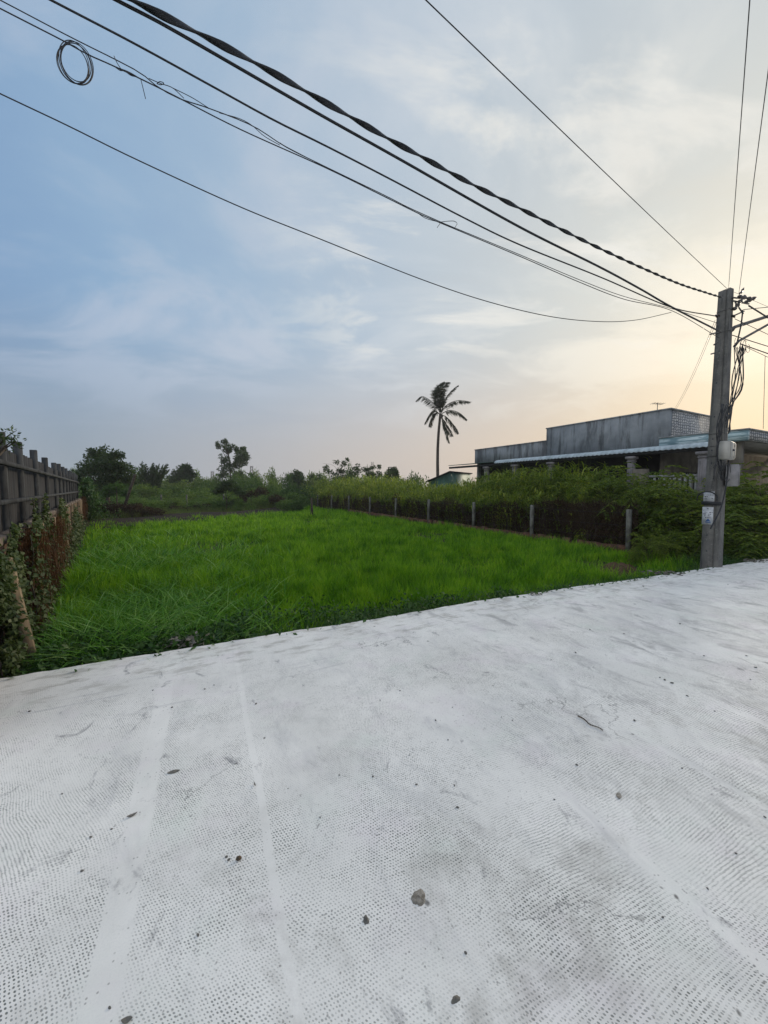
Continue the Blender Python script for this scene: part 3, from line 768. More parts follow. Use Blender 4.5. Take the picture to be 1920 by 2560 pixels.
for i in range(6):                                                     # one uneven brick course per bay, its top broken brick by brick
    a, b = RS[i] + .056, RS[i + 1] - .056; nb = int((b - a) / .24); V = []; Fq = []
    for q in range(nb):
        s0_, s1_ = a + (b - a) * q / nb, a + (b - a) * (q + 1) / nb
        top = GZ + (.215 + RNG.uniform(-.03, .02) if RNG.random() < .9 else .13); fo = -.085 + RNG.uniform(-.006, .006)
        for s_ in (s0_, s1_): V += [RPT(s_, fo, GZ - .03), RPT(s_, fo, top), RPT(s_, .05, top), RPT(s_, .05, GZ - .03)]
    for q in range(2 * nb - 1):
        for c in range(4): Fq.append((q * 4 + c, q * 4 + (c + 1) % 4, q * 4 + 4 + (c + 1) % 4, q * 4 + 4 + c))
    e = (2 * nb - 1) * 4
    MB().add(V, Fq + [(3, 2, 1, 0), (e, e + 1, e + 2, e + 3)]).build('brick_course', M['brick'], rf)

# dried creeper on each bay of that fence
def tangle(s0, s1, h, n, label, group):
    root = empty('dried_creeper', RPT((s0 + s1) / 2, .25, GZ), label, 'creeper', group)
    s = RNG.uniform(s0, s1, n); o = .10 + np.abs(RNG.normal(0, .13, n)); z = h * RNG.random(n) ** .8 * ((.88 + .2 * vnoise(s * 3, s * 0, 4)) if s0 < 1 else (.35 + .85 * vnoise(s * 1.6, o * 4, 4)))
    P = np.stack([RP[0] + RD[0] * s + RN[0] * o, RP[1] + RD[1] * s + RN[1] * o, GZ + z], 1)
    m2 = int(n * .55)
    V, f = blades_np(P[:m2], RNG.uniform(-.35, .30, m2), RNG.uniform(.006, .016, m2), RNG.uniform(-.3, .35, m2), RNG.uniform(0, 6.28, m2), ts=(0, .35, .7))
    V2, f2 = leaves_np(P[m2:], rnd_dirs(n - m2, -.4), RNG.uniform(.04, .10, n - m2), RNG.uniform(.02, .05, n - m2))
    np_mesh('strands', *cat_np([(V, f), (V2, f2)]), M['dry'], root)
    m_ = MB()
    for q in range(7):
        a = RNG.uniform(s0, s1); pts = []
        for t in np.linspace(0, 1, 8): pts.append(RPT(a + .35 * math.sin(t * 3.3 + q * 1.7), .10 + .05 * math.sin(t * 8 + q), GZ + h * t))
        MB().tube(pts, np.linspace(.012, .005, 8), 5).build('stem', M['bark'], root)
tangle(-.1, RS[1], 1.36, 15000, 'blackish dried creeper filling the nearest fence bay', 'dried creeper in the wire fence')
for i in range(1, 9):
    lab = ['', 'dark brown creeper in the second bay from the near end of the wire fence', 'brown creeper tangle in the third bay of the wire fence', 'brown creeper tangle in the fourth bay of the wire fence',
           'brown creeper tangle in the fifth bay of the wire fence'][i] if i < 5 else 'dark creeper in the far narrow bays of the wire fence'
    tangle(RS[i], RS[i + 1], 1.30, 8500 - 600 * i, lab, 'dried creeper in the wire fence')

# far fence: a few thin posts
ff = empty('far_fence', G(468, 1275), 'row of thin grey posts with wire at the far end of the plot', 'fence')
fp = [G(405, 1276), G(468, 1276), G(560, 1272), G(650, 1268), G(763, 1258)]
for p in fp:
    MB().obox(p, (1, 0), (0, 1), -.045, .045, -.045, .045, GZ - .05, GZ + 1.32, .01, (RNG.uniform(-.04, .04), 0)).build('post', M['post'], ff)
for h in (.6, 1.1):
    MB().tube([p + np.array((0, -.07, h)) for p in fp], .006, 4).build('wire', M['wire'], ff)
# leaning dark stake by the creeper at the far left
_b = AT(300, 1290, 23); _b[2] = GZ - .05
MB().tube([_b, AT(338, 1186, 23)], [.095, .075], 7).build('stake', M['bark'])
tag(bpy.data.objects['stake'], 'dark stake leaning in the scrub beyond the end of the left fence', 'stake')
# thin dark stake standing in the grass near the far corner
q = G(779, 1296)
MB().tube([q, q + np.array((.02, 0, .55)), q + np.array((0, 0, 1.25))], [.10, .08, .05], 7).build('stump', M['bark'])
tag(bpy.data.objects['stump'], 'short dark stump standing in the green grass near the far corner', 'stump')

# ================================================================== BUILDING behind the thicket
BD = np.array((-.480, .877)); BC = np.array((.877, .480))          # along the side wall (away from the road), to the right
A0 = AT(1675, 1023.5, 14.8)
def BPT(s, off=0.0, z=0.0): return np.array((A0[0] + BD[0] * s + BC[0] * off, A0[1] + BD[1] * s + BC[1] * off, z))
def plaster_material():
    m_, g, out = mat_new('stained_grey_plaster')
    P = pos(g)
    c = g.mix(g.ss(g.noise(P, 1.2, 5, .6), .3, .7), (.27, .295, .32), (.17, .19, .21))
    s = g.noise(g.v('MULTIPLY', P, (1, 1, .12)), 3.2, 7, .7)
    zp = g.sep(P)[2]
    c = g.mix(g.m('MULTIPLY', g.ss(s, .47, .62), .70), c, (.045, .050, .055))
    s2 = g.noise(g.v('MULTIPLY', g.v('ADD', P, (5, 5, 0)), (1, 1, .2)), 7, 6, .65)
    c = g.mix(g.m('MULTIPLY', g.ss(s2, .55, .7), .5), c, (.32, .33, .34))
    principled(g, out, c, .9, .2, 0, g.noise(P, 18, 5, .6), .4, .01)
    return m_
def tile_material(name, c1, c2, c3, sx, sz):
    m_, g, out = mat_new(name)
    P = pos(g); a, b, z = g.sep(P)
    u = g.m('ADD', g.m('MULTIPLY', a, sx[0]), g.m('MULTIPLY', b, sx[1]))
    uv = g.comb(u, g.m('MULTIPLY', z, sz), 0.0)
    vo = g.new('ShaderNodeTexVoronoi', feature='DISTANCE_TO_EDGE'); g.put(vo.inputs['Vector'], uv); vo.inputs['Scale'].default_value = 1.0; vo.inputs['Randomness'].default_value = .35
    vc = g.new('ShaderNodeTexVoronoi', feature='F1'); g.put(vc.inputs['Vector'], uv); vc.inputs['Scale'].default_value = 1.0; vc.inputs['Randomness'].default_value = .35
    c = g.mix(g.sep(vc.outputs['Color'])[0], c1, c2)
    c = g.mix(g.ss(vo.outputs['Distance'], .20, .06), c, c3)
    c = g.mix(g.ss(g.noise(uv, 2.4, 4, .6), .52, .62), c, c3)
    principled(g, out, c, .35, .5)
    return m_
M['plaster'] = plaster_material()
M['tile'] = tile_material('stone_pattern_tiles', (.52, .50, .47), (.33, .33, .34), (.06, .065, .075), (BC[0] * 6.0, BC[1] * 6.0), 9.5)
M['blue_tile'] = tile_material('pale_blue_tiles', (.50, .60, .62), (.40, .54, .58), (.17, .27, .31), (2.3, 2.3), 7.0)
M['awning'] = plain('painted_metal_awning', (.42, .50, .55), (.28, .34, .38), 3, .45, .4, .2)
M['beige'] = plain('beige_plaster', (.17, .155, .13), (.11, .10, .085), 3, .9, .2)
M['dim'] = plain('dark_parts_and_shade', (.028, .03, .033), (.018, .02, .022), 4, .8, .2)  # near-black colour paints in veranda and opening shade; also beam and shed roof
M['column'] = plain('grey_column_plaster', (.24, .23, .24), (.15, .145, .155), 4, .85, .2)
M['trim'] = plain('pale_painted_trim', (.30, .31, .31), (.18, .19, .19), 5, .7, .3)
M['green_sheet'] = plain('green_metal_sheet', (.055, .13, .105), (.035, .085, .07), 3, .6, .3, .2)
M['ceiling'] = plain('porch_ceiling', (.30, .29, .27), (.22, .21, .20), 3, .9, .2)
M['box'] = plain('meter_box_plastic', (.42, .41, .38), (.28, .275, .25), 6, .55, .35, contrast=(.3, .8))
M['box_grey'] = plain('grey_box_metal', (.30, .29, .30), (.20, .195, .20), 6, .55, .35)
M['paper'] = plain('weathered_paper', (.60, .62, .66), (.42, .44, .48), 14, .85, .2)
M['ink'] = plain('dark_print', (.03, .035, .05), (.05, .06, .08), 8, .8, .2)
M['blue_ink'] = plain('blue_print', (.06, .16, .42), (.05, .12, .30), 8, .8, .2)

house = empty('flat_roofed_house', BPT(0, 0, GZ), 'long single storey house with a stained grey wall and tiled parapet', 'house')
zt = A0[2]
s_step = solve_s(A0, BD, 1366.5, zt); s_end = solve_s(A0, BD, 1187, 3.5)
z_low = PLANE(1366.5, 1103, BPT(0), BC)[2]
EAVE = 2.98; EB = EAVE + .14
MB().obox(BPT(0), BD, BC, 0, s_step, 0, .20, EB, zt).build('wall', M['plaster'], house)
MB().obox(BPT(0), BD, BC, s_step + .003, s_end, .003, .20, EB, z_low).build('wall', M['plaster'], house)
MB().obox(BPT(0), BD, BC, -.06, s_step + .03, -.03, .23, zt + .003, zt + .06, .01).build('coping', M['plaster'], house)
MB().obox(BPT(0), BD, BC, s_step + .035, s_end + .03, -.03, .23, z_low + .003, z_low + .05, .01).build('coping', M['plaster'], house)
# front parapet with stone-pattern tiles
MB().obox(BPT(0), BD, BC, -.012, .19, .203, 4.6, 2.2, zt - .004).build('parapet', M['tile'], house)
MB().obox(BPT(0), BD, BC, -.05, .22, .235, 4.65, zt - .001, zt + .062, .01).build('coping', M['trim'], house)
MB().obox(BPT(0), BD, BC, .2, s_end, 4.4, 4.6, GZ, z_low - .3).build('wall', M['plaster'], house)
MB().obox(BPT(0), BD, BC, .2, s_end - .02, .21, 4.39, EB + .2, EB + .4).build('roof', M['plaster'], house)
MB().obox(BPT(0), BD, BC, s_end - .2, s_end, .203, 4.39, GZ, z_low - .2).build('wall', M['plaster'], house)
# side wall under the awning: recessed, veranda shade painted in as near-black, door openings
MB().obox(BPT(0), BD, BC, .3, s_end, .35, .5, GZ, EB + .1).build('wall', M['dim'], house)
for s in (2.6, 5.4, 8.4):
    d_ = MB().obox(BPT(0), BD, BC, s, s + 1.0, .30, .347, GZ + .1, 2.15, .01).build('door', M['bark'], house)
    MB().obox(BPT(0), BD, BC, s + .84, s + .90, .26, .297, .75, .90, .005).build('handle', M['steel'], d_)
# awning: corrugated sheet with a rolled front edge
ao = -1.45
s_a0 = solve_s(BPT(0, ao)[:2], BD, 1774, EAVE); s_a1 = solve_s(BPT(0, ao)[:2], BD, 1235, EAVE) ; s_a2 = solve_s(BPT(0, ao)[:2], BD, 1120, EAVE)
def awning(s0, s1, mat, drop, zt_=EAVE + .13):
    prof = [(-.02, zt_ + .08)] + [(ao + .30, zt_ - .015)] + [(ao + .30 - .30 * math.sin(a), zt_ - .17 + .155 * math.cos(a)) for a in np.linspace(.25, 1.62, 7)]
    if not drop: prof = [(-.02, zt_ + .02), (ao + .4, zt_ - .06), (ao, zt_ - .10)]
    nS = int((s1 - s0) / .045); V = []; m2 = len(prof)
    for side in (0, -.012):
        for i in range(nS + 1):
            s = s0 + (s1 - s0) * i / nS; cor = .014 * math.cos(i * math.pi * .5)
            for o_, z_ in prof: V.append(BPT(s, o_ - cor * .5, z_ + cor + side))
    Fq = []; h_ = (nS + 1) * m2
    for i in range(nS):
        for k in range(m2 - 1):
            a = i * m2 + k
            Fq.append((a, a + 1, a + m2 + 1, a + m2)); Fq.append((h_ + a, h_ + a + m2, h_ + a + m2 + 1, h_ + a + 1))
    return MB().add(V, Fq).build('awning', mat, house)
awning(s_a0, s_a1, M['awning'], True)
awning(s_a1 + .01, s_a2, M['green_sheet'], False)
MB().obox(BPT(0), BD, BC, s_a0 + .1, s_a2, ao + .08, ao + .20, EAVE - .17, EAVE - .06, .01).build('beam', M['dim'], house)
for xp in (1758, 1579, 1377.6, 1288, 1217):
    s = solve_s(BPT(0, ao + .14)[:2], BD, xp, 2.5)
    c_ = MB().obox(BPT(s, ao + .14), BD, BC, -.10, .10, -.10, .10, GZ, EAVE - .42, .02).build('column', M['column'], house)
    mc = MB()
    for k, (w_, a, b) in enumerate(((.125, -.42, -.36), (.11, -.358, -.31), (.165, -.308, -.20))):
        mc.obox(BPT(s, ao + .14), BD, BC, -w_, w_, -w_, w_, EAVE + a, EAVE + b, .015)
    for k in (-.06, 0, .06):
        mc.obox(BPT(s, ao + .14), BD, BC, k - .014, k + .014, -.114, -.102, GZ + .5, EAVE - .5, .004)
    mc.build('capital', M['column'], c_)
# porch at the front: slab edge in pale blue tiles, column, wall with grille and balustrade
po = -.75
sp0 = solve_s(BPT(0, po)[:2], BD, 1648, 3.3); sp1 = solve_s(BPT(0, po)[:2], BD, 1870, 3.3)
pz1 = PLANE(1870, 1074, BPT(0, po), BC)[2]; pz0 = PLANE(1870, 1100, BPT(0, po), BC)[2]
MB().obox(BPT(0), BD, BC, sp1, sp0, po, po + .14, pz0, pz1).build('porch_parapet', M['blue_tile'], house)
MB().obox(BPT(0), BD, BC, sp1 - .003, sp1 + .14, po + .143, 10.2, pz0, pz1 - .004).build('porch_parapet', M['tile'], house)
MB().obox(BPT(0), BD, BC, sp1 - .04, sp0 + .03, po - .03, po + .17, pz1 + .003, pz1 + .05, .008).build('coping', M['trim'], house)
MB().obox(BPT(0), BD, BC, sp1 - .04, sp1 + .17, po + .175, 10.24, pz1 + .001, pz1 + .05, .008).build('coping', M['trim'], house)
MB().obox(BPT(0), BD, BC, sp1 + .15, -.02, po + .15, 10.1, pz0 + .02, pz0 + .12).build('ceiling', M['ceiling'], house)
pc = BPT(sp1 + .35, po + .35)
for o_ in (po + .35, 4.7):
    MB().obox(BPT(sp1 + .35, o_), BD, BC, -.13, .13, -.13, .13, GZ, pz0 + .015, .015).build('column', M['beige'], house)
MB().obox(BPT(0), BD, BC, -.10, -.016, -.6, 10.0, GZ, pz0 + .015).build('front_wall', M['beige'], house)
w_ = MB().obox(BPT(0), BD, BC, -.135, -.103, 1.0, 2.4, .75, 2.2, .008).build('window', M['dim'], house)
m_ = MB()
for k in range(9): m_.obox(BPT(0), BD, BC, -.165, -.145, 1.05 + k * .16, 1.075 + k * .16, .78, 2.17)
m_.obox(BPT(0), BD, BC, -.144, -.137, 1.02, 2.38, 1.45, 1.49)
m_.build('grille', M['trim'], w_)
d_ = MB().obox(BPT(0), BD, BC, -.14, -.103, 2.7, 3.8, GZ + .1, 2.3, .008).build('door', M['dim'], house)
MB().obox(BPT(0), BD, BC, -.17, -.142, 2.78, 2.83, .8, .98, .005).build('handle', M['steel'], d_)
# balustrade between side columns
mb_ = MB()
sb0 = solve_s(BPT(0, ao + .1)[:2], BD, 1705, 1.6)
for k in range(9):
    s = s_a0 + .35 + k * .16
    mb_.obox(BPT(s, ao + .1), BD, BC, -.035, .035, -.03, .03, .95, 1.95, .008)
mb_.obox(BPT(0, ao + .1), BD, BC, s_a0 + .25, s_a0 + 1.8, -.05, .05, 1.953, 2.03, .01)
mb_.obox(BPT(0, ao + .1), BD, BC, s_a0 + .25, s_a0 + 1.8, -.05, .05, .86, .947, .01)
mb_.build('balustrade', M['trim'], house)
MB().obox(BPT(0, ao + .1), BD, BC, s_a0 + 1.85, s_a0 + 2.6, -.06, .06, GZ, 2.28, .01).build('wall', M['beige'], house)
# aerial on the roof
an = empty('tv_aerial', AT(1643, 1032, 18.0), 'small television aerial on a mast on the house roof', 'aerial')
b_ = AT(1643, 1032, 18.0)
MB().tube([b_ - np.array((0, 0, .9)), b_ + np.array((0, 0, .46))], .016, 6).build('mast', M['steel'], an)
m_ = MB().tube([b_ + np.array((-.25, 0, .44)), b_ + np.array((.25, 0, .40))], .010, 5)
for t in (-.22, -.1, .02, .14, .22): m_.tube([b_ + np.array((t, -.2, .42 - t * .08)), b_ + np.array((t, .2, .42 - t * .08))], .007, 4)
m_.build('antenna_arms', M['steel'], an)
# green lean-to shed at the far end of the house
sh = empty('green_shed', AT(1120, 1210, 27.5), 'low green metal lean-to shed at the far end of the house', 'shed')
q0 = AT(1072, 1200, 27.5); q1 = AT(1124, 1180, 26.6)
dv = q1[:2] - q0[:2]; Ls = np.linalg.norm(dv); dv /= Ls; nv = np.array((-dv[1], dv[0]))
zl, zr = q0[2] - .12, q1[2] - .02
def shed_pt(a, b, z): return np.array((q0[0] + dv[0] * a + nv[0] * b, q0[1] + dv[1] * a + nv[1] * b, z))
V = [shed_pt(a, b, z) for b in (0, 4) for a, z in ((0, GZ), (Ls, GZ), (Ls, zr), (0, zl))]
MB().add(V, [(0, 1, 2, 3), (7, 6, 5, 4), (1, 0, 4, 5), (2, 1, 5, 6), (3, 2, 6, 7), (0, 3, 7, 4)]).build('wall', M['green_sheet'], sh)
V = [shed_pt(a, b, z) for z0 in (.01, .06) for a, b, z in ((-.15, -.2, zl + z0 - .03), (Ls + .1, -.2, zr + z0 + .03), (Ls + .1, 4.2, zr + z0 + .03), (-.15, 4.2, zl + z0 - .03))]
MB().add(V, [(0, 1, 2, 3), (7, 6, 5, 4), (0, 4, 5, 1), (1, 5, 6, 2), (2, 6, 7, 3), (3, 7, 4, 0)]).build('roof', M['dim'], sh)

# ================================================================== UTILITY POLE
PB = np.array((6.56, 7.50, 0.)); PTOP = 5.34
PA = np.array((.39, -.917)); PA /= np.linalg.norm(PA); PN = np.array((PA[1], -PA[0]))       # across its broad face, towards the road
pole = empty('utility_pole', (PB[0], PB[1], GZ), 'tall grooved grey concrete utility pole with meter boxes at the road edge', 'utility pole')
def pole_pt(a, b, z): return np.array((PB[0] + PA[0] * a + PN[0] * b, PB[1] + PA[1] * a + PN[1] * b, z))
def pw(z): return .295 + (.188 - .295) * (z - GZ) / (PTOP - GZ)
def pole_material():
    m_, g, out = mat_new('weathered_pole_concrete')
    P = pos(g)
    c = g.mix(g.ss(g.noise(P, 2.5, 6, .65), .3, .7), (.185, .18, .17), (.10, .10, .098))
    c = g.mix(g.m('MULTIPLY', g.ss(g.noise(g.v('MULTIPLY', P, (1, 1, .10)), 16, 5, .65), .5, .66), .7), c, (.055, .055, .058))
    c = g.mix(g.m('MULTIPLY', g.ss(g.noise(P, 26, 4, .7), .56, .7), .5), c, (.30, .30, .29))
    principled(g, out, c, .9, .2, 0, g.noise(P, 40, 5, .65), .6, .006)
    return m_
M['pole'] = pole_material()
zs = np.linspace(GZ - .05, PTOP, 24); V = []
for z in zs:
    w_ = pw(z) / 2; t_ = w_ * .66; gdp = .022
    # section with a shallow groove down each broad face
    for a, b in ((-w_, -t_), (w_ * .30, -t_), (w_ * .36, -t_ + gdp), (w_ * .46, -t_ + gdp), (w_ * .52, -t_), (w_, -t_), (w_, t_), (w_ * .52, t_), (w_ * .46, t_ - gdp), (w_ * .36, t_ - gdp), (w_ * .30, t_), (-w_, t_)):
        V.append(pole_pt(a, b, z))
Fq = [tuple(range(12))[::-1], tuple(range(23 * 12, 24 * 12))]
for i in range(23):
    for k in range(12): Fq.append((i * 12 + k, i * 12 + (k + 1) % 12, i * 12 + 12 + (k + 1) % 12, i * 12 + 12 + k))
MB().add(V, Fq).build('shaft', M['pole'], pole)
def pface(z): return pw(z) / 2 * .66
# open holes in the pole; dark pins stand in for the shade inside
for z, a in ((.30, -.04), (.62, -.05), (2.05, -.045), (2.30, -.05), (2.52, -.045), (2.95, -.04), (3.6, -.035), (4.2, -.03)):
    f_ = pface(z)
    MB().tube([pole_pt(a, f_ - .02, z), pole_pt(a, f_ + .006, z)], .012, 8).build('bolt_hole_shade', M['ink'], pole)
# steel straps
for z in (2.18, 2.38, 2.62, 4.55, 4.95):
    w_ = pw(z) / 2 + .004; t_ = pface(z) + .004
    pts = [pole_pt(a, b, z) for a, b in ((-w_, -t_), (w_, -t_), (w_, t_), (-w_, t_), (-w_, -t_))]
    m_ = MB()
    for p, q in zip(pts[:-1], pts[1:]): m_.tube([p, q], .007, 4)
    m_.build('strap', M['steel'], pole)
PP = (PB[0] + PN[0] * .16, PB[1] + PN[1] * .16)                       # plane along the road through the pole's front
PLn = EN
def W(x, y, off=0.0): return PLANE(x, y, (PB[0] + EN[0] * off, PB[1] + EN[1] * off), EN)
# insulators and brackets at the top
def insulator(p, dirv, n=3, r=.035):
    pts = []; rad = []
    for i in range(n * 4 + 1):
        pts.append(p + dirv * (i * .028)); rad.append(r * (1.0 if i % 4 in (1, 2) else .5))
    return MB().tube(pts, rad, 8)
R3 = np.array((ED[0], ED[1], 0.))
insulator(W(1845, 741, -.12), np.array((.9, .1, -.1))).build('insulator', M['porcelain'], pole, True)
insulator(W(1862, 757, -.12), np.array((.7, .1, .35))).build('insulator', M['porcelain'], pole, True)
insulator(W(1834, 775, -.12), np.array((.35, -.1, .55)), 4, .04).build('insulator', M['porcelain'], pole, True)
insulator(W(1832, 792, -.12), np.array((.2, -.1, .2)), 1, .04).build('insulator', M['porcelain'], pole, True)
insulator(W(1790, 792, -.12), np.array((.2, -.1, .15)), 2, .04).build('insulator', M['porcelain'], pole, True)
insulator(W(1850, 735, -.10), np.array((.3, .0, .5)), 2, .022).build('insulator', M['porcelain'], pole, True)
for a, b in (((1832, 744), (1850, 746)), ((1832, 752), (1872, 760)), ((1838, 756), (1858, 784)), ((1833, 790), (1860, 778)), ((1776, 836), (1800, 829)), ((1778, 885), (1796, 880)), ((1785, 862), (1796, 855))):
    MB().tube([W(*a, -.12), W(*b, -.12)], .014, 6).build('bracket', M['steel'], pole)
# bent lamp arm and its strut
MB().tube(spline([W(1830, 826), W(1835, 819), W(1845, 815), W(1919, 791), W(1990, 768)], 22), .032, 8).build('arm', M['steel'], pole, True)
MB().tube([W(1836, 866), W(1846, 853), W(1919, 812), W(1985, 775)], .024, 8).build('strut', M['steel'], pole, True)
MB().tube(spline([W(1857, 775, -.15), W(1853, 810, -.15), W(1844, 852, -.15)], 8), .013, 6).build('down_lead', M['cable'], pole, True)
# bundle of service cables that hangs down beside the shaft
for i in range(11):
    x0, y0 = 1838 + RNG.uniform(-4, 26), 862 + RNG.uniform(-6, 10)
    mid = (1832 + i * 2.6 + RNG.uniform(-2, 5), 950 + RNG.uniform(-15, 15))
    end = (1817 + RNG.uniform(-4, 9), 1052 + RNG.uniform(-20, 40))
    o_ = -.10 - .02 * (i % 3)
    MB().tube(spline([W(x0, y0, o_), W(*mid, o_), W(1824 + RNG.uniform(0, 10), 1010, o_), W(*end, -.22)], 16), RNG.uniform(.004, .011), 5).build('service_cable', M['cable'], pole)
for i in range(7):
    off = -.235 - .008 * i
    xs = [1806 + RNG.uniform(-18, 8) for _ in range(4)]
    MB().tube(spline([W(xs[0] + 10, 1010, off), W(xs[1] + 2, 1070, off), W(xs[2] - 6, 1130, off), W(xs[3] - 6, 1190 + RNG.uniform(-20, 20), off)], 14), RNG.uniform(.005, .010), 5).build('service_cable', M['cable'], pole)
for i in range(6):                                                    # loose curls
    c0 = W(1848 + RNG.uniform(-8, 22), 862 + RNG.uniform(-8, 26), -.15); r_ = RNG.uniform(.04, .11)
    pts = [c0 + R3 * (r_ * math.cos(t)) + np.array((0, 0, r_ * 1.1 * math.sin(t))) + PN[0] * .0 for t in np.linspace(i, i + 4.6, 16)]
    MB().tube(pts, .004, 4).build('loose_curl', M['wire'], pole)
# meter boxes, posters, coil
def face_box(name, x0, y0, x1, y1, off, depth, mat, label, cat, yaw):
    p = W((x0 + x1) / 2, y1, off); t = W((x0 + x1) / 2, y0, off)
    l = W(x0, (y0 + y1) / 2, off); r_ = W(x1, (y0 + y1) / 2, off)
    wdt = np.linalg.norm(r_ - l); a = R3[:2] * math.cos(yaw) + np.array((-R3[1], R3[0])) * math.sin(yaw)
    b = np.array((a[1], -a[0]))
    root = empty(name, p, label, cat)
    return root, p, t, wdt / 2, a, b
b1, p, t, hw, a, b = face_box('meter_box', 1803, 1104, 1836, 1149, -.30, .2, M['box'], 'pale box tilted on the pole above the grey box', 'meter box', .25)
MB().obox(p, a, b, -hw, hw, -.10, .06, p[2], t[2], .015, (.015, 0)).build('case', M['box'], b1)
MB().obox(p, a, b, -hw + .02, -.005, .063, .078, p[2] + .03, t[2] - .03, .005, (.012, 0)).build('lid', M['box'], b1)
MB().obox(p, a, b, .012, hw - .015, .063, .074, p[2] + .03, t[2] - .03, .004, (.012, 0)).build('lid', M['box'], b1)
MB().tube([pole_pt(0, 0, 0) * 0 + np.array((p[0] + a[0] * x_ + b[0] * .084, p[1] + a[1] * x_ + b[1] * .084, (p[2] + t[2]) / 2)) for x_ in (-.10, -.04)], .018, 8).build('window', M['ink'], b1)
m_ = MB()
for k, (x_, z_, l_) in enumerate(((.035, .32, .05), (.09, .325, .02), (.03, .26, .07), (.035, .235, .06), (.03, .16, .05))):
    m_.obox(p, a, b, x_, x_ + l_, .076, .0785, p[2] + z_, p[2] + z_ + .012)
m_.build('lettering', M['ink'], b1)
b2, p, t, hw, a, b = face_box('switch_box', 1817, 1162, 1848, 1216, -.22, .2, M['box_grey'], 'grey metal box beside the pole below the pale box', 'switch box', .45)
MB().obox(p, a, b, -hw, hw, -.12, .06, p[2], t[2], .01).build('case', M['box_grey'], b2)
MB().obox(p, a, b, -hw + .012, hw - .03, .063, .076, p[2] + .02, t[2] - .02, .004).build('door', M['box_grey'], b2)
MB().obox(p, a, b, hw - .025, hw - .004, .063, .082, p[2] + .01, t[2] - .01, .004).build('edge_strip', M['box'], b2)
m_ = MB().obox(p, a, b, -hw + .05, hw - .07, .078, .081, t[2] - .08, t[2] - .055).obox(p, a, b, -hw + .04, -hw + .07, .078, .081, p[2] + .05, p[2] + .07).obox(p, a, b, 0, .05, .078, .081, p[2] + .05, p[2] + .075)
m_.build('lettering', M['ink'], b2)
def poster(z0, z1, a0, a1, label, marks, blue=None):
    f_ = max(pface(z0), pface(z1)) + .003
    root = empty('poster', pole_pt((a0 + a1) / 2, f_, z0), label, 'poster')
    MB().obox(PB, PA, PN, a0, a1, f_, f_ + .003, z0, z1).build('sheet', M['paper'], root)
    m_ = MB()
    for (x_, z_, l_, h_) in marks: m_.obox(PB, PA, PN, a0 + x_, a0 + x_ + l_, f_ + .0045, f_ + .006, z0 + z_, z0 + z_ + h_)
    m_.build('print', M['ink'], root)
    if blue:
        mm = MB()
        x_, z_, l_, h_ = blue
        V = [pole_pt(a0 + x_, f_ + .0045, z0 + z_), pole_pt(a0 + x_ + l_, f_ + .0045, z0 + z_), pole_pt(a0 + x_ + l_ * .5, f_ + .0045, z0 + z_ + h_)]
        V += [pole_pt(a0 + x_, f_ + .006, z0 + z_), pole_pt(a0 + x_ + l_, f_ + .006, z0 + z_), pole_pt(a0 + x_ + l_ * .5, f_ + .006, z0 + z_ + h_)]
        mm.add(V, [(2, 1, 0), (3, 4, 5), (0, 1, 4, 3), (1, 2, 5, 4), (2, 0, 3, 5)])
        mm.obox(PB, PA, PN, a0 + x_, a0 + x_ + l_, f_ + .0045, f_ + .006, z0 + .035, z0 + .055)
        mm.build('emblem', M['blue_ink'], root)
def pz(y, x=1785): return AT(x, y, 7.42)[2]
rows_ = []
for k in range(9):
    zz_ = .06 + k * .035; xx = .02
    while xx < .16:
        l_ = RNG.uniform(.008, .030)
        if RNG.random() < .6: rows_.append((xx, zz_, l_, RNG.uniform(.006, .016)))
        xx += l_ + .010
poster(pz(1312), pz(1268), -.15, .035, 'torn white paper notice with blue emblem on the lower pole', [q for q in rows_ if q[1] > .12 and q[1] < .34], (.06, .065, .09, .05))
poster(pz(1255), pz(1229), -.145, .04, 'small faded white notice on the pole above the black band', [q for q in rows_ if q[1] < .17][:9])
MB().obox(PB, PA, PN, -.162, .162, pface(.55) + .012, pface(.55) + .03, pz(1263), pz(1254), .004).build('band', M['cable'], pole)
ccc = pole_pt(-.06, pface(.8) + .05, pz(1246))
pts = [ccc + np.array((PA[0] * .17 * math.cos(t), PA[1] * .17 * math.cos(t), .13 * math.sin(t))) for t in np.linspace(-.3, 3.5, 22)]
co = MB().tube(pts, .012, 6).build('cable_loop', M['cable'], None, True)
tag(co, 'black cable loop arching over the small notice on the pole', 'cable')
MB().tube(spline([W(1822, 1150, -.33), W(1816, 1210, -.30), W(1802, 1270, -.28), W(1776, 1322, -.26)], 18), .013, 6).build('loose_cable', M['cable'], None, True)
tag(bpy.data.objects['loose_cable'], 'black cable running slantwise down the pole from the boxes', 'cable')
m_ = MB()
for i in range(4):
    c0 = W(1800 + 6 * i, 1172 + 3 * i, -.27); r_ = .10 + .03 * i
    m_.tube([c0 + R3 * (r_ * .6 * math.cos(t)) + np.array((0, 0, r_ * math.sin(t))) for t in np.linspace(0, 5.6, 22)], .005, 5)
m_.build('cable_coil', M['cable'], None, True)
tag(bpy.data.objects['cable_coil'], 'tangled black cable coil under the pale box on the pole', 'cable coil')

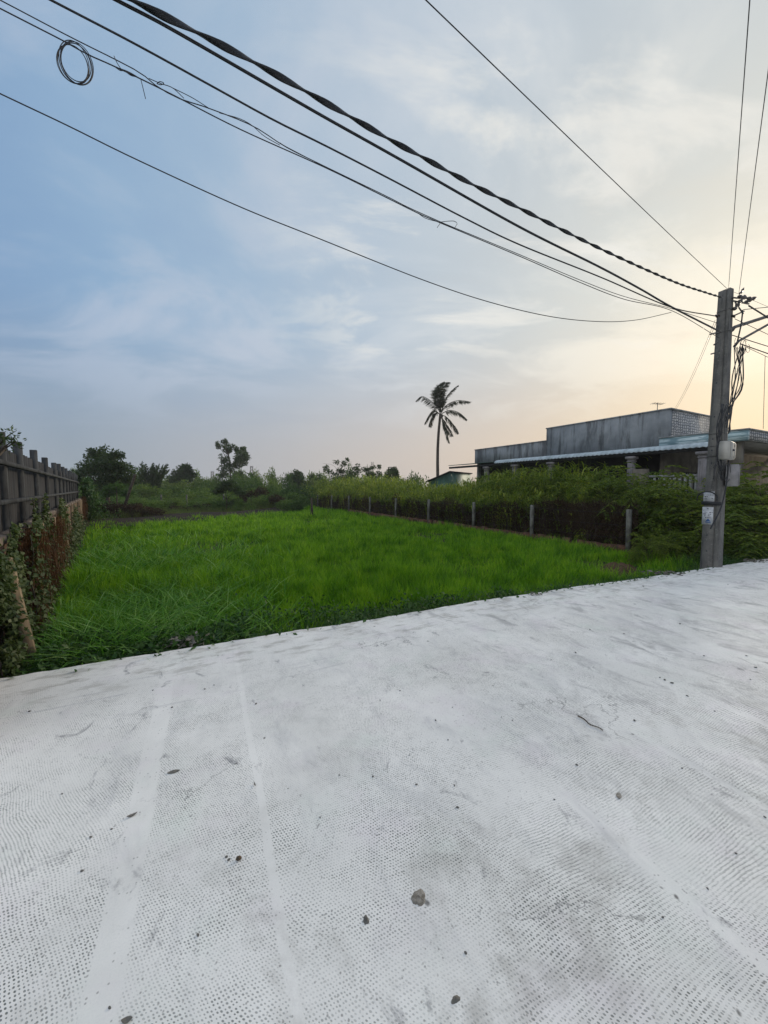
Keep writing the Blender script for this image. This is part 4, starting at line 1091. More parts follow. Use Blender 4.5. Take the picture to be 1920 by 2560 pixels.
# ================================================================== OVERHEAD CABLES, in a vertical plane along the road edge
def cable(name, px, rad, label, cat, n=60, off=0.0, mat='wire', extend=True, group=None, k=6):
    pts = [W(x, y, off) for x, y in px]
    if extend:                                                        # on beyond the frame at the left
        d_ = pts[0] - pts[1]; d_ /= np.linalg.norm(d_)
        pts = [pts[0] + d_ * 4.0, pts[0] + d_ * 1.5] + pts
    o = MB().tube(spline(pts, n), rad, k).build(name, M[mat], None, True)
    return tag(o, label, cat, group)
def twisted(px, label, off):
    """two conductors laid into one flat ribbon that twists along its length"""
    pts = [W(x, y, off) for x, y in px]
    d_ = pts[0] - pts[1]; d_ /= np.linalg.norm(d_)
    pts = [pts[0] + d_ * 4.0] + pts
    c_ = spline(pts, 1100); nn = len(c_)
    L = np.concatenate([[0], np.cumsum(np.linalg.norm(np.diff(c_, axis=0), axis=1))])
    T = unit(np.gradient(c_, axis=0)); S = unit(np.cross(T, np.array((0, 0, 1.)))); U = np.cross(S, T)
    dist = L[-1] - L                                                  # the twist tightens towards the pole
    half = np.interp(dist, [0, 1.5, 3, 5, 7, 9, 14], [.15, .18, .26, .37, .42, .50, .60])
    ph = np.concatenate([[0], np.cumsum(np.diff(L) * np.pi / half[1:])]) + .9 + .25 * np.sin(L * 1.7)
    hwid = np.interp(dist, [0, 2, 5, 9], [.017, .019, .0245, .030])
    A = np.cos(ph)[:, None] * S + np.sin(ph)[:, None] * U; B = -np.sin(ph)[:, None] * S + np.cos(ph)[:, None] * U
    a = np.arange(12) * 2 * np.pi / 12
    prof = np.stack([.033 * np.cos(a), (.0135 + .003 * np.abs(np.cos(a))) * np.sin(a)], 1)
    V = (c_[:, None] + (hwid / .033)[:, None, None] * prof[None, :, 0, None] * A[:, None] + (hwid / .033)[:, None, None] * prof[None, :, 1, None] * B[:, None]).reshape(-1, 3)
    i_ = np.arange(nn - 1)[:, None] * 12; j_ = np.arange(12)[None]; j2 = (j_ + 1) % 12
    q = np.stack([i_ + j_, i_ + j2, i_ + 12 + j2, i_ + 12 + j_], -1).reshape(-1, 4)
    tag(np_mesh('twisted_power_cable', V, [q], M['cable'], None, True), label, 'cable')
twisted([(329, 0), (529, 100), (675, 178), (895, 303), (982, 353), (1060, 395), (1127, 432), (1191, 466), (1300, 521), (1504, 623), (1680, 702), (1764, 731), (1803, 743)], 'thick black twisted power cable, topmost in the bundle of overhead lines', -.20)
cable('power_cable', [(291, 0), (422, 69), (700, 229), (824, 300), (1001, 399), (1300, 568), (1500, 668), (1600, 722), (1680, 768), (1798, 828)], .0135, 'thick smooth black cable just below the twisted power cable', 'cable', 90, -.15, 'cable')
cable('power_cable', [(127, 0), (338, 110), (540, 221), (684, 300), (819, 367), (980, 450), (1161, 545), (1300, 612), (1504, 694), (1678, 768), (1788, 790)], .0085, 'medium dark cable running third from the top between thick and thin lines', 'cable', 90, -.10, 'cable')
cable('telephone_wire', [(0, 0), (177, 93), (287, 148), (354, 184), (377, 205), (440, 243), (523, 271), (632, 315), (714, 367), (802, 411), (959, 487), (1022, 519), (1102, 555), (1140, 571), (1300, 637), (1450, 700), (1560, 741), (1680, 772), (1795, 808)], .0042, 'thin spliced wire beside the coil, upper of the thin pair', 'wire', 150, -.05)
cable('telephone_wire', [(0, 21), (160, 103), (219, 136), (295, 170), (422, 232), (600, 323), (811, 418), (950, 486), (1043, 532), (1098, 556), (1300, 641), (1450, 706), (1560, 748), (1680, 777), (1798, 845)], .0050, 'thin wire carrying the hanging coil, lower of the thin pair', 'wire', 150, -.05)
cable('telephone_wire', [(0, 234), (169, 314), (344, 400), (600, 517), (794, 595), (1058, 700), (1230, 757), (1380, 792), (1500, 804), (1590, 800), (1678, 781)], .0050, 'lone thin wire sagging lowest across the sky', 'wire', 120, -.05)
# loose splice wires along the thin pair
sw = MB()
for px in ([(285, 140), (292, 156), (302, 172)], [(352, 198), (358, 222), (364, 247)], [(302, 172), (318, 178), (335, 187), (352, 198)], [(288, 168), (300, 176), (312, 178), (326, 188), (340, 192)],
           [(372, 196), (395, 206), (405, 210), (432, 220), (460, 246)], [(392, 209), (400, 204), (410, 208), (402, 212), (392, 209)], [(432, 220), (480, 244), (523, 271)],
           [(548, 282), (600, 297), (632, 315), (660, 340), (700, 363)], [(700, 357), (714, 366), (760, 390), (802, 412)]):
    sw.tube(spline([W(x, y, -.05 + RNG.uniform(-.015, .015)) for x, y in px], 14), .0032, 5)
sw.build('splice_wire', M['wire'], None, True)
tag(bpy.data.objects['splice_wire'], 'loose twisted splice with wire ends sticking out, beside the hanging coil', 'wire')
lp = MB()
for px in ([(1102, 555), (1120, 553), (1136, 553), (1143, 559), (1139, 566), (1136, 572)], [(1102, 555), (1098, 562), (1093, 569)], [(1102, 555), (1110, 560), (1122, 566)], [(1045, 533), (1065, 546), (1100, 556)]):
    lp.tube(spline([W(x, y, -.06) for x, y in px], 14), .0034, 5)
lp.build('wire_loop', M['wire'], None, True)
tag(bpy.data.objects['wire_loop'], 'small loose wire loop and tie in the middle of the thin pair', 'wire')
ck = MB()
for i in range(6):
    rx = 36 + 8 * RNG.random(); ry = 47 + 9 * RNG.random(); cx_ = 187 + RNG.uniform(-8, 8); cy_ = 157 + RNG.uniform(-4, 4)
    pts = []
    for t in np.linspace(0, 2 * np.pi, 40):
        u_, v_ = rx * math.cos(t), ry * math.sin(t)
        pts.append(W(cx_ + u_ + .18 * v_, cy_ + v_ + .12 * u_, -.05 + .02 * i - .05 + .03 * math.sin(t + i)))
    ck.tube(pts, .0034, 5, False)
ck.build('wire_coil', M['wire'], None, True)
tag(bpy.data.objects['wire_coil'], 'round coil of spare black wire hanging from the thin pair', 'wire coil')
def span(name, a, b, rad, label, mid=0.0, mat='wire', n=30):
    pts = [a + (b - a) * t - np.array((0, 0, mid * 4 * t * (1 - t))) for t in np.linspace(0, 1, n)]
    return tag(MB().tube(pts, rad, 5).build(name, M[mat], None, True), label, 'wire')
top = pole_pt(.03, 0, PTOP)
def over(x, y, Y): return AT(x, y, Y)
q = over(1076, 0, 2.9); span('overhead_wire', q + (q - top) * .7, top + np.array((-.02, 0, .02)), .0042, 'single thin wire slanting from the top of the picture to the pole top', .03)
q = over(1873, 0, 3.1); span('overhead_wire', q + (q - top) * .7, top + np.array((.01, 0, .02)), .0042, 'nearly upright wire rising from the pole top over the road', .02)
q2 = W(1847, 735, -.12); q = over(1921, 170, 3.6); span('overhead_wire', q + (q - q2) * .7, q2, .0042, 'nearly upright wire at the right edge, ending at the insulators', .02)
for nm, a, b, r_, lab in (('branch_cable', (1835, 730), (1920, 767), .003, 'finest wire leaving the pole top to the right'),
                          ('branch_cable', (1859, 774), (1920, 768), .007, 'dark cable rising slightly to the right from the insulators'),
                          ('branch_cable', (1872, 764), (1920, 794), .014, 'thick dark cable dropping right from the upper insulator'),
                          ('branch_cable', (1837, 797), (1920, 836), .0055, 'cable dropping right from below the insulators, above the lamp strut'),
                          ('branch_cable', (1831, 838), (1920, 866), .008, 'cable crossing behind the lamp strut to the right edge'),
                          ('branch_cable', (1852, 860), (1920, 884), .010, 'upper cable of the low bundle leaving the tangle to the right'),
                          ('branch_cable', (1866, 868), (1920, 893), .005, 'lower cable of the low bundle leaving the tangle to the right')):
    a_, b_ = W(*a, -.12), W(*b, -.12); e = b_ + (b_ - a_) * 3
    span(nm, a_, e, r_, lab, .0, 'cable')
a_ = W(1913, 889, -.1); span('dangling_wire', a_, W(1908, 1072, -.1), .0045, 'thin wire dangling straight down at the right edge', -.0)
for i, (x0, x1) in enumerate(((1788, 1686), (1793, 1690))):
    a_ = W(x0, 800, -.02); b_ = AT(x1, 1022, 15.2)
    span('house_wire', a_, b_, .0035, ('left' if i == 0 else 'right') + ' of the two fine wires running from the pole down to the house roof', .15)

# ================================================================== VEGETATION
PROF = np.array([(600, 1203), (700, 1200), (780, 1194), (850, 1190), (940, 1187), (1000, 1192), (1060, 1204), (1121, 1209), (1170, 1200), (1215, 1190), (1250, 1174), (1332, 1166), (1398, 1158), (1481, 1167),
                 (1560, 1148), (1600, 1136), (1664, 1180), (1733, 1192), (1790, 1203), (1830, 1206), (1860, 1180), (1893, 1138), (1960, 1120), (2300, 1120)])
def skyline_h(x, y):
    """height of the thicket above the field for a plant at x, y"""
    pxx = 960 + F * x / np.maximum(y, .1)
    return np.maximum((1221 - np.interp(pxx, PROF[:, 0], PROF[:, 1])) / F * y + H - GZ, .6)
def tall_plants(x, y, hh, nl, lw_, droop=(.25, .75), ll=(.35, .75)):
    n = len(x); r = np.hypot(x, y)
    la = RNG.uniform(0, 6.28, n); lean = hh * RNG.uniform(.05, .28, n)
    P = np.stack([x, y, np.full(n, GZ - .03)], 1)
    parts = [blades_np(P, hh, .010 + .0006 * r, lean, la, ts=(0, .5))]
    for k in range(nl):
        t = RNG.uniform(.30, 1.0, n)
        ld = np.stack([np.cos(la), np.sin(la)], 1)
        Q = P.copy(); Q[:, :2] += ld * (lean * t ** 1.8)[:, None]; Q[:, 2] += hh * t
        L = RNG.uniform(*ll, n) * np.clip(hh / 2.2, .5, 1.15)
        up = L * RNG.uniform(.15, .8, n); a = RNG.uniform(0, 6.28, n)
        parts.append(blades_np(Q, up, RNG.uniform(.7, 1.3, n) * (lw_ + .0011 * r), L * RNG.uniform(.45, .95, n), a, ts=(0, .35, .7), face=a + np.pi / 2 + RNG.normal(0, .5, n), droop=RNG.uniform(*droop)))
    return cat_np(parts)
# tall reedy weeds behind the wire fence
n = 9500
s = RNG.uniform(2.0, 36, n) ; s = np.where(RNG.random(n) < .45, RNG.uniform(2.0, 14, n), s)
o = .14 + RNG.random(n) ** 1.2 * 4.8
x = RP[0] + RD[0] * s + RN[0] * o; y = RP[1] + RD[1] * s + RN[1] * o
hm = skyline_h(x, y)
hh = hm * RNG.uniform(.66, 1.0, n) * np.clip(.56 + o * .17, .5, 1.0)
k = (RNG.random(n) < np.clip((s - 1.0) / 4, 0, 1)) & (RNG.random(n) < .35 + vnoise(x * .7, y * .7, 51))
V, Fs = tall_plants(x[k], y[k], hh[k], 11, .024)
# seed plumes standing above the mass
k2 = np.where(k)[0][:420]
P = np.stack([x[k2], y[k2], np.full(len(k2), GZ)], 1)
pl = blades_np(P, hm[k2] * RNG.uniform(.92, 1.16, len(k2)), np.full(len(k2), .02), RNG.uniform(.1, .6, len(k2)), RNG.uniform(0, 6.28, len(k2)), ts=(0, .5, .8))
V, Fs = cat_np([(V, Fs), pl])
reeds = np_mesh('reeds', V, Fs, M['reed'], origin=(RP[0], RP[1], GZ))
tag(reeds, 'dense thicket of tall leafy weeds behind the wire fence', None, None, 'stuff')

# feathery shrubs: arching branches set with pinnate leaves
def feathery(seed, nb=120):
    rg = np.random.default_rng(seed); Pn, Dn, Nn = [], [], []; st_ = MB()
    for b in range(nb):
        az = rg.uniform(0, 6.28); e0 = rg.uniform(.25, 1.45); L = rg.uniform(.9, 1.45)
        p = np.array((rg.normal(0, .08), rg.normal(0, .08), rg.uniform(0, .35))); dcur = np.array((math.cos(az) * math.cos(e0), math.sin(az) * math.cos(e0), math.sin(e0)))
        pts = [p.copy()]; ns = 9
        for q in range(ns):
            dcur = dcur + np.array((rg.normal(0, .08), rg.normal(0, .08), -.16 - .05 * q * .3)); dcur /= np.linalg.norm(dcur)
            p = p + dcur * L / ns; pts.append(p.copy())
            if q >= 3:
                sd = np.cross(dcur, (0, 0, 1.)); sd /= np.linalg.norm(sd) + 1e-9
                for sg in (-1, 1):
                    ax = sd * sg + dcur * rg.uniform(.3, .9) + np.array((0, 0, rg.uniform(-.35, .15))); ax /= np.linalg.norm(ax)
                    l2 = rg.uniform(.16, .28) * (1 - .04 * q)
                    tt = np.linspace(.15, 1, 9)
                    base = p + np.outer(tt * l2, ax); base[:, 2] -= .10 * tt ** 2 * l2 * 3
                    s2 = np.cross(ax, (0, 0, 1.)); s2 /= np.linalg.norm(s2) + 1e-9
                    for g2 in (-1, 1):
                        Pn.append(base); Dn.append(np.tile(s2 * g2 + ax * .55 + np.array((0, 0, -.15)), (9, 1))); 
                    # midrib as a slim leaf
                    Pn.append(p[None]); Dn.append(ax[None])
        if b % 3 == 0: st_.tube(pts[:7], np.linspace(.016, .004, 7), 4)
    P = np.concatenate(Pn); D = np.concatenate(Dn); n = len(P)
    V, f = leaves_np(P, D, RNG.uniform(.045, .075, n), RNG.uniform(.016, .026, n), LEAF4, np.tile((0, 0, 1.), (n, 1)))
    return V, f, st_
protos = []
def shrub_root(label, group, V, f, st_, mat, bark, name='shrub'):
    r_ = empty(name, (0, 0, 0), label, 'shrub', group)
    np_mesh('foliage', V, f, mat, r_); st_.build('stem', bark, r_)
    return r_
FL = 'dark green feathery shrub in the thicket beside the utility pole'
FG = 'feathery shrubs around the utility pole'
for sd in (3, 4, 5): protos.append(shrub_root(FL, FG, *feathery(sd), M['feather'], M['bark'], 'feathery_shrub'))
spots = []
for s_, o_ in ((-.9, 1.35), (.5, 1.65), (1.6, 1.6), (2.7, 1.65), (3.9, 1.6), (-1.6, 1.9), (-.3, 2.4), (1.0, 2.7), (2.3, 2.6), (3.6, 2.8), (4.8, 2.4), (-2.0, 2.9), (-.7, 3.2), (.8, 3.5), (2.2, 3.4), (5.2, 1.7), (6.4, 1.9),
               (-1.75, .85), (-2.2, 1.3), (-2.6, 2.0), (-2.9, 3.9), (-3.4, 3.0), (-2.2, 4.5), (-3.6, 4.8), (-1.4, 4.4), (-4.3, 4.0), (-4.0, 6.0), (-2.6, 6.0), (-4.9, 5.2), (-5.2, 7.0), (-5.8, 8.6), (-4.4, 7.8)):
    spots.append((RP[0] + RD[0] * s_ + RN[0] * o_, RP[1] + RD[1] * s_ + RN[1] * o_))
low = [tuple(G(x, y)[:2]) for x, y in ((1618, 1408), (1665, 1408), (1712, 1404), (1752, 1398), (1690, 1380))]
spots += low
for i, (x_, y_) in enumerate(spots):
    if field_dist(np.array(x_), np.array(y_)) < (.75 if (x_, y_) not in low else .2): continue
    r_ = protos[i] if i < 3 else copy_tree(protos[i % 3])
    hs = float(skyline_h(np.array([x_]), np.array([y_]))[0]) * random.uniform(.90, 1.06)
    r_.location = (x_, y_, GZ); r_.rotation_euler.z = random.uniform(0, 6.28)
    k_ = min(max(hs / 1.38, .75), 2.2)
    r_.scale = (min(k_, 1.35), min(k_, 1.35), k_) if (x_, y_) not in low else (.42, .42, .62)
# fan of coarse grass and small weeds at the foot of the thicket, along the road
n = 9000
u = RNG.uniform(11.2, 22, n); v_ = .10 + np.abs(RNG.normal(0, .45, n))
x = E0[0] + ED[0] * u + EN[0] * (edge_v(u) + v_); y = E0[1] + ED[1] * u + EN[1] * (edge_v(u) + v_)
k = np.hypot(x - PB[0], y - PB[1]) > .33; x, y = x[k], y[k]; n = len(x)
h2 = RNG.uniform(.15, .55, n)
ug = np_mesh('undergrowth', *blades_np(np.stack([x, y, np.full(n, GZ)], 1), h2, RNG.uniform(.006, .014, n), h2 * RNG.uniform(.3, 1.3, n), RNG.uniform(0, 6.28, n), ts=(0, .35, .7), droop=.2), M['weed'], origin=(RP[0], RP[1], GZ))
tag(ug, 'dark coarse grass at the foot of the shrubs along the road', None, None, 'stuff')

# ------------------------------------------------------------------ scrub and trees behind the plot
def bush_proto(seed, n=2600):
    rg = np.random.default_rng(seed); cl_ = []
    for i in range(16):
        a = rg.uniform(0, 6.28); r_ = rg.uniform(0, .75); cl_.append((r_ * math.cos(a), r_ * math.sin(a), rg.uniform(.15, .95) * (1 - .45 * r_), rg.uniform(.18, .40)))
    cl_ = np.array(cl_); k = rg.integers(0, 16, n)
    dd = rg.normal(size=(n, 3)); dd /= np.linalg.norm(dd, axis=1)[:, None]
    P = cl_[k, :3] + dd * (cl_[k, 3] * rg.random(n) ** .4)[:, None]
    P[:, 2] = np.maximum(P[:, 2], .02)
    V, f = leaves_np(P, dd + rg.normal(size=(n, 3)) * .5 + np.array((0, 0, .4)), rg.uniform(.06, .15, n), rg.uniform(.03, .06, n))
    st_ = MB()
    for i in range(5):
        c_ = cl_[i, :3]; st_.tube(spline([np.array((0, 0, -.02)), c_ * .5 + np.array((0, 0, .1)), c_], 6), np.linspace(.025, .008, 6), 4)
    return V, f, st_
SL = 'green bush in the scrub on the land behind the plot'; SG = 'bushes in the scrub behind the plot'
bp = [shrub_root(SL, SG, *bush_proto(60 + i), M['bush'], M['bark'], 'scrub_bush') for i in range(4)]
sky2 = np.array([(150, 1200), (330, 1198), (460, 1206), (500, 1199), (560, 1197), (640, 1192), (690, 1199), (720, 1197), (770, 1197), (800, 1199), (850, 1193), (930, 1193), (1100, 1190)])
cnt = 0
for row, (Yd, npl, lo_) in enumerate(((31, 16, .30), (36, 15, .40), (42, 16, .62), (50, 16, .80), (60, 17, 1.0), (74, 18, 1.05))):
    for i in range(npl):
        pxx = 160 + (900 if row > 1 else 620) * (i + .5) / npl + random.uniform(-18, 18)
        Yp = Yd + random.uniform(-2.2, 2.2)
        x_ = (pxx - 960) / F * Yp
        if right_dist(np.array(x_), np.array(Yp)) < .6 and row < 4: continue
        top = (1221 - np.interp(pxx, sky2[:, 0], sky2[:, 1])) / F * Yp + H - GZ
        hs = max(top * lo_ * random.uniform(.95, 1.4), 1.0)
        r_ = bp[cnt] if cnt < 4 else copy_tree(bp[cnt % 4]); cnt += 1
        wx = hs * random.uniform(1.0, 1.7) if hs < 2 else random.uniform(2.0, 3.4)
        r_.location = (x_, Yp, GZ - .03); r_.scale = (wx, wx, hs / 1.05); r_.rotation_euler.z = random.uniform(0, 6.28)

def px_tree(name, label, cat, Y, base, trunks, clumps, leaf, mat, depth=1.0, group=None, trunk_r=.15, bark='bark'):
    """trunks: polylines in photograph pixels; clumps: (x, y, rx, ry, leaves) in photograph pixels; all at about the distance Y"""
    bp_ = AT(base[0], base[1], Y); root = empty(name, (bp_[0], bp_[1], GZ), label, cat, group)
    sc = Y / F; m_ = MB()
    for i, tr in enumerate(trunks):
        pts = [AT(x, y, Y + (0 if q == 0 else RNG.uniform(-.15, .15) * depth)) for q, (x, y) in enumerate(tr)]
        if i == 0: pts[0][2] = GZ - .05
        r0 = trunk_r if i == 0 else trunk_r * .45
        m_.tube(spline(pts, 10), np.linspace(r0, r0 * .3, 10), 6)
    m_.build('trunk', M[bark], root)
    Ps = []; Ds = []
    for (x, y, rx, ry, n) in clumps:
        n = int(n * (1.0 if name in ('tall_tree', 'sapling') else 1.4))
        c_ = AT(x, y, Y + RNG.uniform(-1, 1) * depth * sc * 25)
        dd = rnd_dirs(n); rr = RNG.random(n) ** .45
        # small lumps inside each clump leave gaps between them
        kc = max(4, n // 45); lump = rnd_dirs(kc) * (RNG.random(kc) ** .45)[:, None]
        q = lump[RNG.integers(0, kc, n)] * .85 + dd * (.28 * rr)[:, None]
        Ps.append(c_ + q * np.array((rx * sc, (rx + ry) * .5 * sc * depth, ry * sc))); Ds.append(dd + np.array((0, 0, -.15)))
    P = np.concatenate(Ps); D = np.concatenate(Ds); n = len(P)
    V, f = leaves_np(P, D, RNG.uniform(.8, 1.4, n) * leaf, RNG.uniform(.35, .6, n) * leaf)
    np_mesh('crown', V, f, M[mat], root)
    return root
px_tree('bushy_tree', 'large dark bushy tree with a feathery top right of the fence end', 'tree', 27, (270, 1262), [[(270, 1262), (268, 1215), (262, 1160)], [(268, 1225), (300, 1185), (312, 1160)], [(268, 1225), (225, 1190), (212, 1165)]],
        [(262, 1165, 50, 30, 2600), (225, 1175, 36, 26, 1500), (305, 1175, 30, 26, 1500), (262, 1140, 42, 18, 1000), (238, 1135, 22, 13, 320), (290, 1136, 22, 13, 320), (275, 1205, 58, 26, 2200), (330, 1200, 18, 16, 500), (196, 1192, 22, 22, 700),
         (264, 1122, 16, 8, 50), (244, 1124, 14, 8, 40), (222, 1140, 14, 10, 120)], .15, 'tree', 1.0)
px_tree('bushy_tree', 'pale low bush in front of the large dark bushy tree', 'tree', 25, (292, 1256), [[(292, 1262), (292, 1235), (290, 1215)]], [(292, 1222, 34, 18, 1500), (270, 1232, 20, 14, 700), (318, 1234, 18, 12, 600)], .11, 'bush', 1.0, None, .06)
px_tree('round_tree', 'dark round tree between the upright palm clump and the tall loose tree', 'tree', 56, (460, 1222), [[(460, 1232), (460, 1195), (458, 1170)]], [(462, 1172, 18, 17, 900), (448, 1185, 20, 14, 800), (474, 1186, 16, 14, 700), (460, 1200, 26, 12, 900), (430, 1198, 14, 10, 300)], .26, 'tree')
px_tree('tall_tree', 'tall loose leaning tree with gaps in its crown rising over the scrub', 'tree', 60, (578, 1220), [[(578, 1240), (576, 1195), (574, 1150), (563, 1110)], [(574, 1170), (560, 1135), (543, 1112)], [(576, 1180), (592, 1145), (606, 1120)], [(575, 1160), (568, 1130), (566, 1102)]],
        [(563, 1105, 11, 8, 260), (553, 1118, 16, 10, 330), (541, 1109, 6, 7, 90), (570, 1128, 14, 13, 420), (583, 1120, 12, 9, 300), (605, 1120, 11, 7, 250), (598, 1128, 10, 9, 280), (604, 1144, 22, 18, 1100), (613, 1140, 11, 16, 520), (592, 1160, 15, 10, 420),
         (561, 1150, 15, 15, 420), (572, 1172, 24, 14, 800), (560, 1187, 16, 10, 500), (590, 1186, 18, 10, 500), (612, 1160, 7, 6, 120)], .27, 'tree')
px_tree('round_tree', 'small round tree standing alone on the skyline left of the sparse saplings', 'tree', 60, (738, 1222), [[(738, 1235), (738, 1205), (739, 1186)]], [(740, 1186, 17, 10, 700), (727, 1192, 9, 8, 250), (750, 1193, 9, 10, 300), (738, 1202, 20, 10, 700)], .25, 'tree')
px_tree('sapling', 'widest sparse sapling with thin twigs on the skyline, topmost of the saplings', 'sapling', 44, (860, 1215), [[(860, 1240), (858, 1190), (869, 1148)], [(859, 1200), (835, 1165), (806, 1158)], [(860, 1205), (884, 1170), (896, 1158)], [(858, 1190), (846, 1160), (840, 1150)]],
        [(869, 1149, 6, 5, 60), (862, 1160, 14, 8, 130), (842, 1156, 14, 7, 90), (815, 1166, 14, 9, 120), (885, 1165, 16, 10, 200), (852, 1178, 24, 10, 300), (822, 1182, 20, 10, 260), (890, 1180, 16, 10, 260), (858, 1192, 40, 8, 500)], .20, 'tree', 1, None, .05)
px_tree('sapling', 'narrow sparse sapling at the right of the widest sapling', 'sapling', 46, (925, 1215), [[(925, 1238), (924, 1190), (918, 1160)], [(925, 1205), (944, 1175), (950, 1162)]], [(915, 1170, 14, 8, 180), (935, 1168, 12, 7, 140), (950, 1168, 9, 7, 110), (926, 1184, 26, 9, 400), (945, 1186, 12, 8, 180)], .20, 'tree', 1, None, .05)
px_tree('round_tree', 'dark compact round tree just left of the coconut palm', 'tree', 42, (982, 1215), [[(982, 1236), (981, 1200), (980, 1178)]], [(981, 1176, 13, 9, 450), (972, 1188, 10, 9, 300), (990, 1188, 9, 9, 300)], .20, 'tree', 1, None, .07)
px_tree('sapling', 'thin sapling at the left end of the sparse saplings', 'sapling', 45, (786, 1215), [[(786, 1236), (782, 1200), (780, 1184)]], [(780, 1190, 10, 8, 110), (795, 1194, 12, 8, 160)], .2, 'tree', 1, None, .04)
px_tree('small_tree', 'small dark tree with a thin bare trunk standing at the far end of the plot', 'tree', 29.5, (566, 1279), [[(566, 1279), (567, 1255), (564, 1230)], [(567, 1250), (585, 1228), (592, 1220)], [(567, 1248), (548, 1230), (540, 1224)]],
        [(560, 1216, 26, 11, 900), (545, 1228, 17, 8, 450), (590, 1222, 22, 10, 600), (572, 1206, 20, 7, 350), (605, 1232, 14, 8, 300), (588, 1262, 18, 14, 700)], .13, 'tree', 1, None, .05)
px_tree('dry_bush', 'brown dry bush beside the small dark tree at the far end', 'bush', 31, (640, 1272), [[(630, 1272), (628, 1250), (622, 1235)]], [(622, 1236, 26, 12, 600), (655, 1228, 22, 10, 400), (610, 1256, 20, 12, 500), (690, 1250, 26, 14, 700)], .12, 'dry', 1, None, .04)

px_tree('dry_bush', 'low brown dry growth at the foot of the leaning dark stake', 'bush', 21.5, (330, 1300), [[(330, 1302), (330, 1282), (326, 1266)]], [(268, 1270, 34, 14, 900), (330, 1272, 40, 14, 1100), (380, 1280, 30, 12, 700), (300, 1290, 50, 10, 700)], .10, 'dry', 1.2, None, .03)
px_tree('dry_bush', 'reddish brown dry scrub between the far fence posts left of the small dark tree', 'bush', 30, (430, 1275), [[(430, 1282), (430, 1262), (428, 1252)]], [(420, 1262, 30, 9, 500), (505, 1266, 36, 8, 600), (455, 1270, 36, 8, 500)], .12, 'dry', 1.2, None, .03)
# fronds: a ribbed stalk with leaflets along both sides
def frond(px, Y, dY, leafL, leafW, n, hang=.75, spread=1.0):
    k_ = len(px)
    pts = spline([AT(x, y, Y + dY * (i / (k_ - 1))) for i, (x, y) in enumerate(px)], 18)
    tt = RNG.uniform(.12, 1.0, n); i_ = np.clip((tt * 17).astype(int), 0, 16); fr = tt * 17 - i_
    P = pts[i_] * (1 - fr)[:, None] + pts[i_ + 1] * fr[:, None]
    T = unit(np.gradient(pts, axis=0))[i_]
    S = unit(np.cross(T, np.array((0, 0, 1.)) + RNG.normal(0, .15, 3))); sg = np.where(RNG.random(n) < .5, -1, 1)[:, None]
    D = S * sg * spread + T * .75 + np.array((0, 0, -hang)) + RNG.normal(0, .16, (n, 3))
    L = leafL * np.sin(np.clip(tt * .93 + .10, 0, 1) * np.pi) ** .5 * RNG.uniform(.75, 1.15, n)
    return leaves_np(P, D, L, np.full(n, leafW)), tube_np(pts, np.linspace(.055, .012, 18), 5)
cp = empty('coconut_palm', AT(1096, 1215, 46) * np.array((1, 1, 0)) + np.array((0, 0, GZ)), 'tall slim coconut palm with a wind-blown crown behind the house', 'palm tree')
tr = [AT(1096, 1222, 46), AT(1094, 1150, 46), AT(1096, 1090, 46), AT(1099, 1055, 46), AT(1101, 1034, 46)]
tr[0][2] = GZ - .1
MB().tube(spline(tr, 26), np.concatenate([[.30, .26], np.linspace(.215, .15, 24)]), 8).build('trunk', M['palm_bark'], cp, True)
FR_ = [([(1101, 1034), (1088, 1012), (1057, 991), (1038, 1004)], -1.0), ([(1101, 1032), (1093, 985), (1100, 962), (1112, 953)], .8), ([(1102, 1030), (1104, 975), (1114, 957), (1126, 956)], 1.4),
       ([(1102, 1030), (1100, 990), (1106, 968), (1124, 964)], -.8), ([(1103, 1030), (1115, 995), (1134, 972), (1148, 962)], -.6), ([(1103, 1032), (1118, 1012), (1146, 1001), (1180, 1005)], .7),
       ([(1104, 1034), (1124, 1026), (1148, 1032), (1169, 1050)], -.8), ([(1100, 1036), (1086, 1026), (1074, 1036), (1061, 1060)], -.5), ([(1100, 1036), (1090, 1032), (1080, 1046), (1074, 1068)], .8),
       ([(1103, 1038), (1115, 1042), (1132, 1060), (1147, 1085)], .5), ([(1102, 1040), (1110, 1062), (1117, 1085), (1124, 1109)], -.4), ([(1103, 1040), (1114, 1060), (1122, 1075), (1131, 1091)], .9), ([(1102, 1030), (1098, 1000), (1096, 980), (1092, 966)], 0.0)]
for i, (px, dY) in enumerate(FR_):
    lf_, rb = frond(px, 46, dY, .95, .065, 330 if i in (1, 2, 3, 12) else 210, .55 if i in (1, 2, 3, 4, 12) else .95)
    np_mesh('frond', *cat_np([lf_, rb]), M['palm'], cp)
m_ = MB()
for i in range(5):
    c_ = AT(1101 + RNG.uniform(-5, 5), 1041 + RNG.uniform(-4, 5), 46 + RNG.uniform(-.3, .3))
    m_.tube([c_ + np.array((0, 0, z_)) for z_ in (-.14, -.08, 0, .08, .14)], [.03, .10, .13, .10, .03], 7)
m_.build('coconuts', M['palm_bark'], cp)
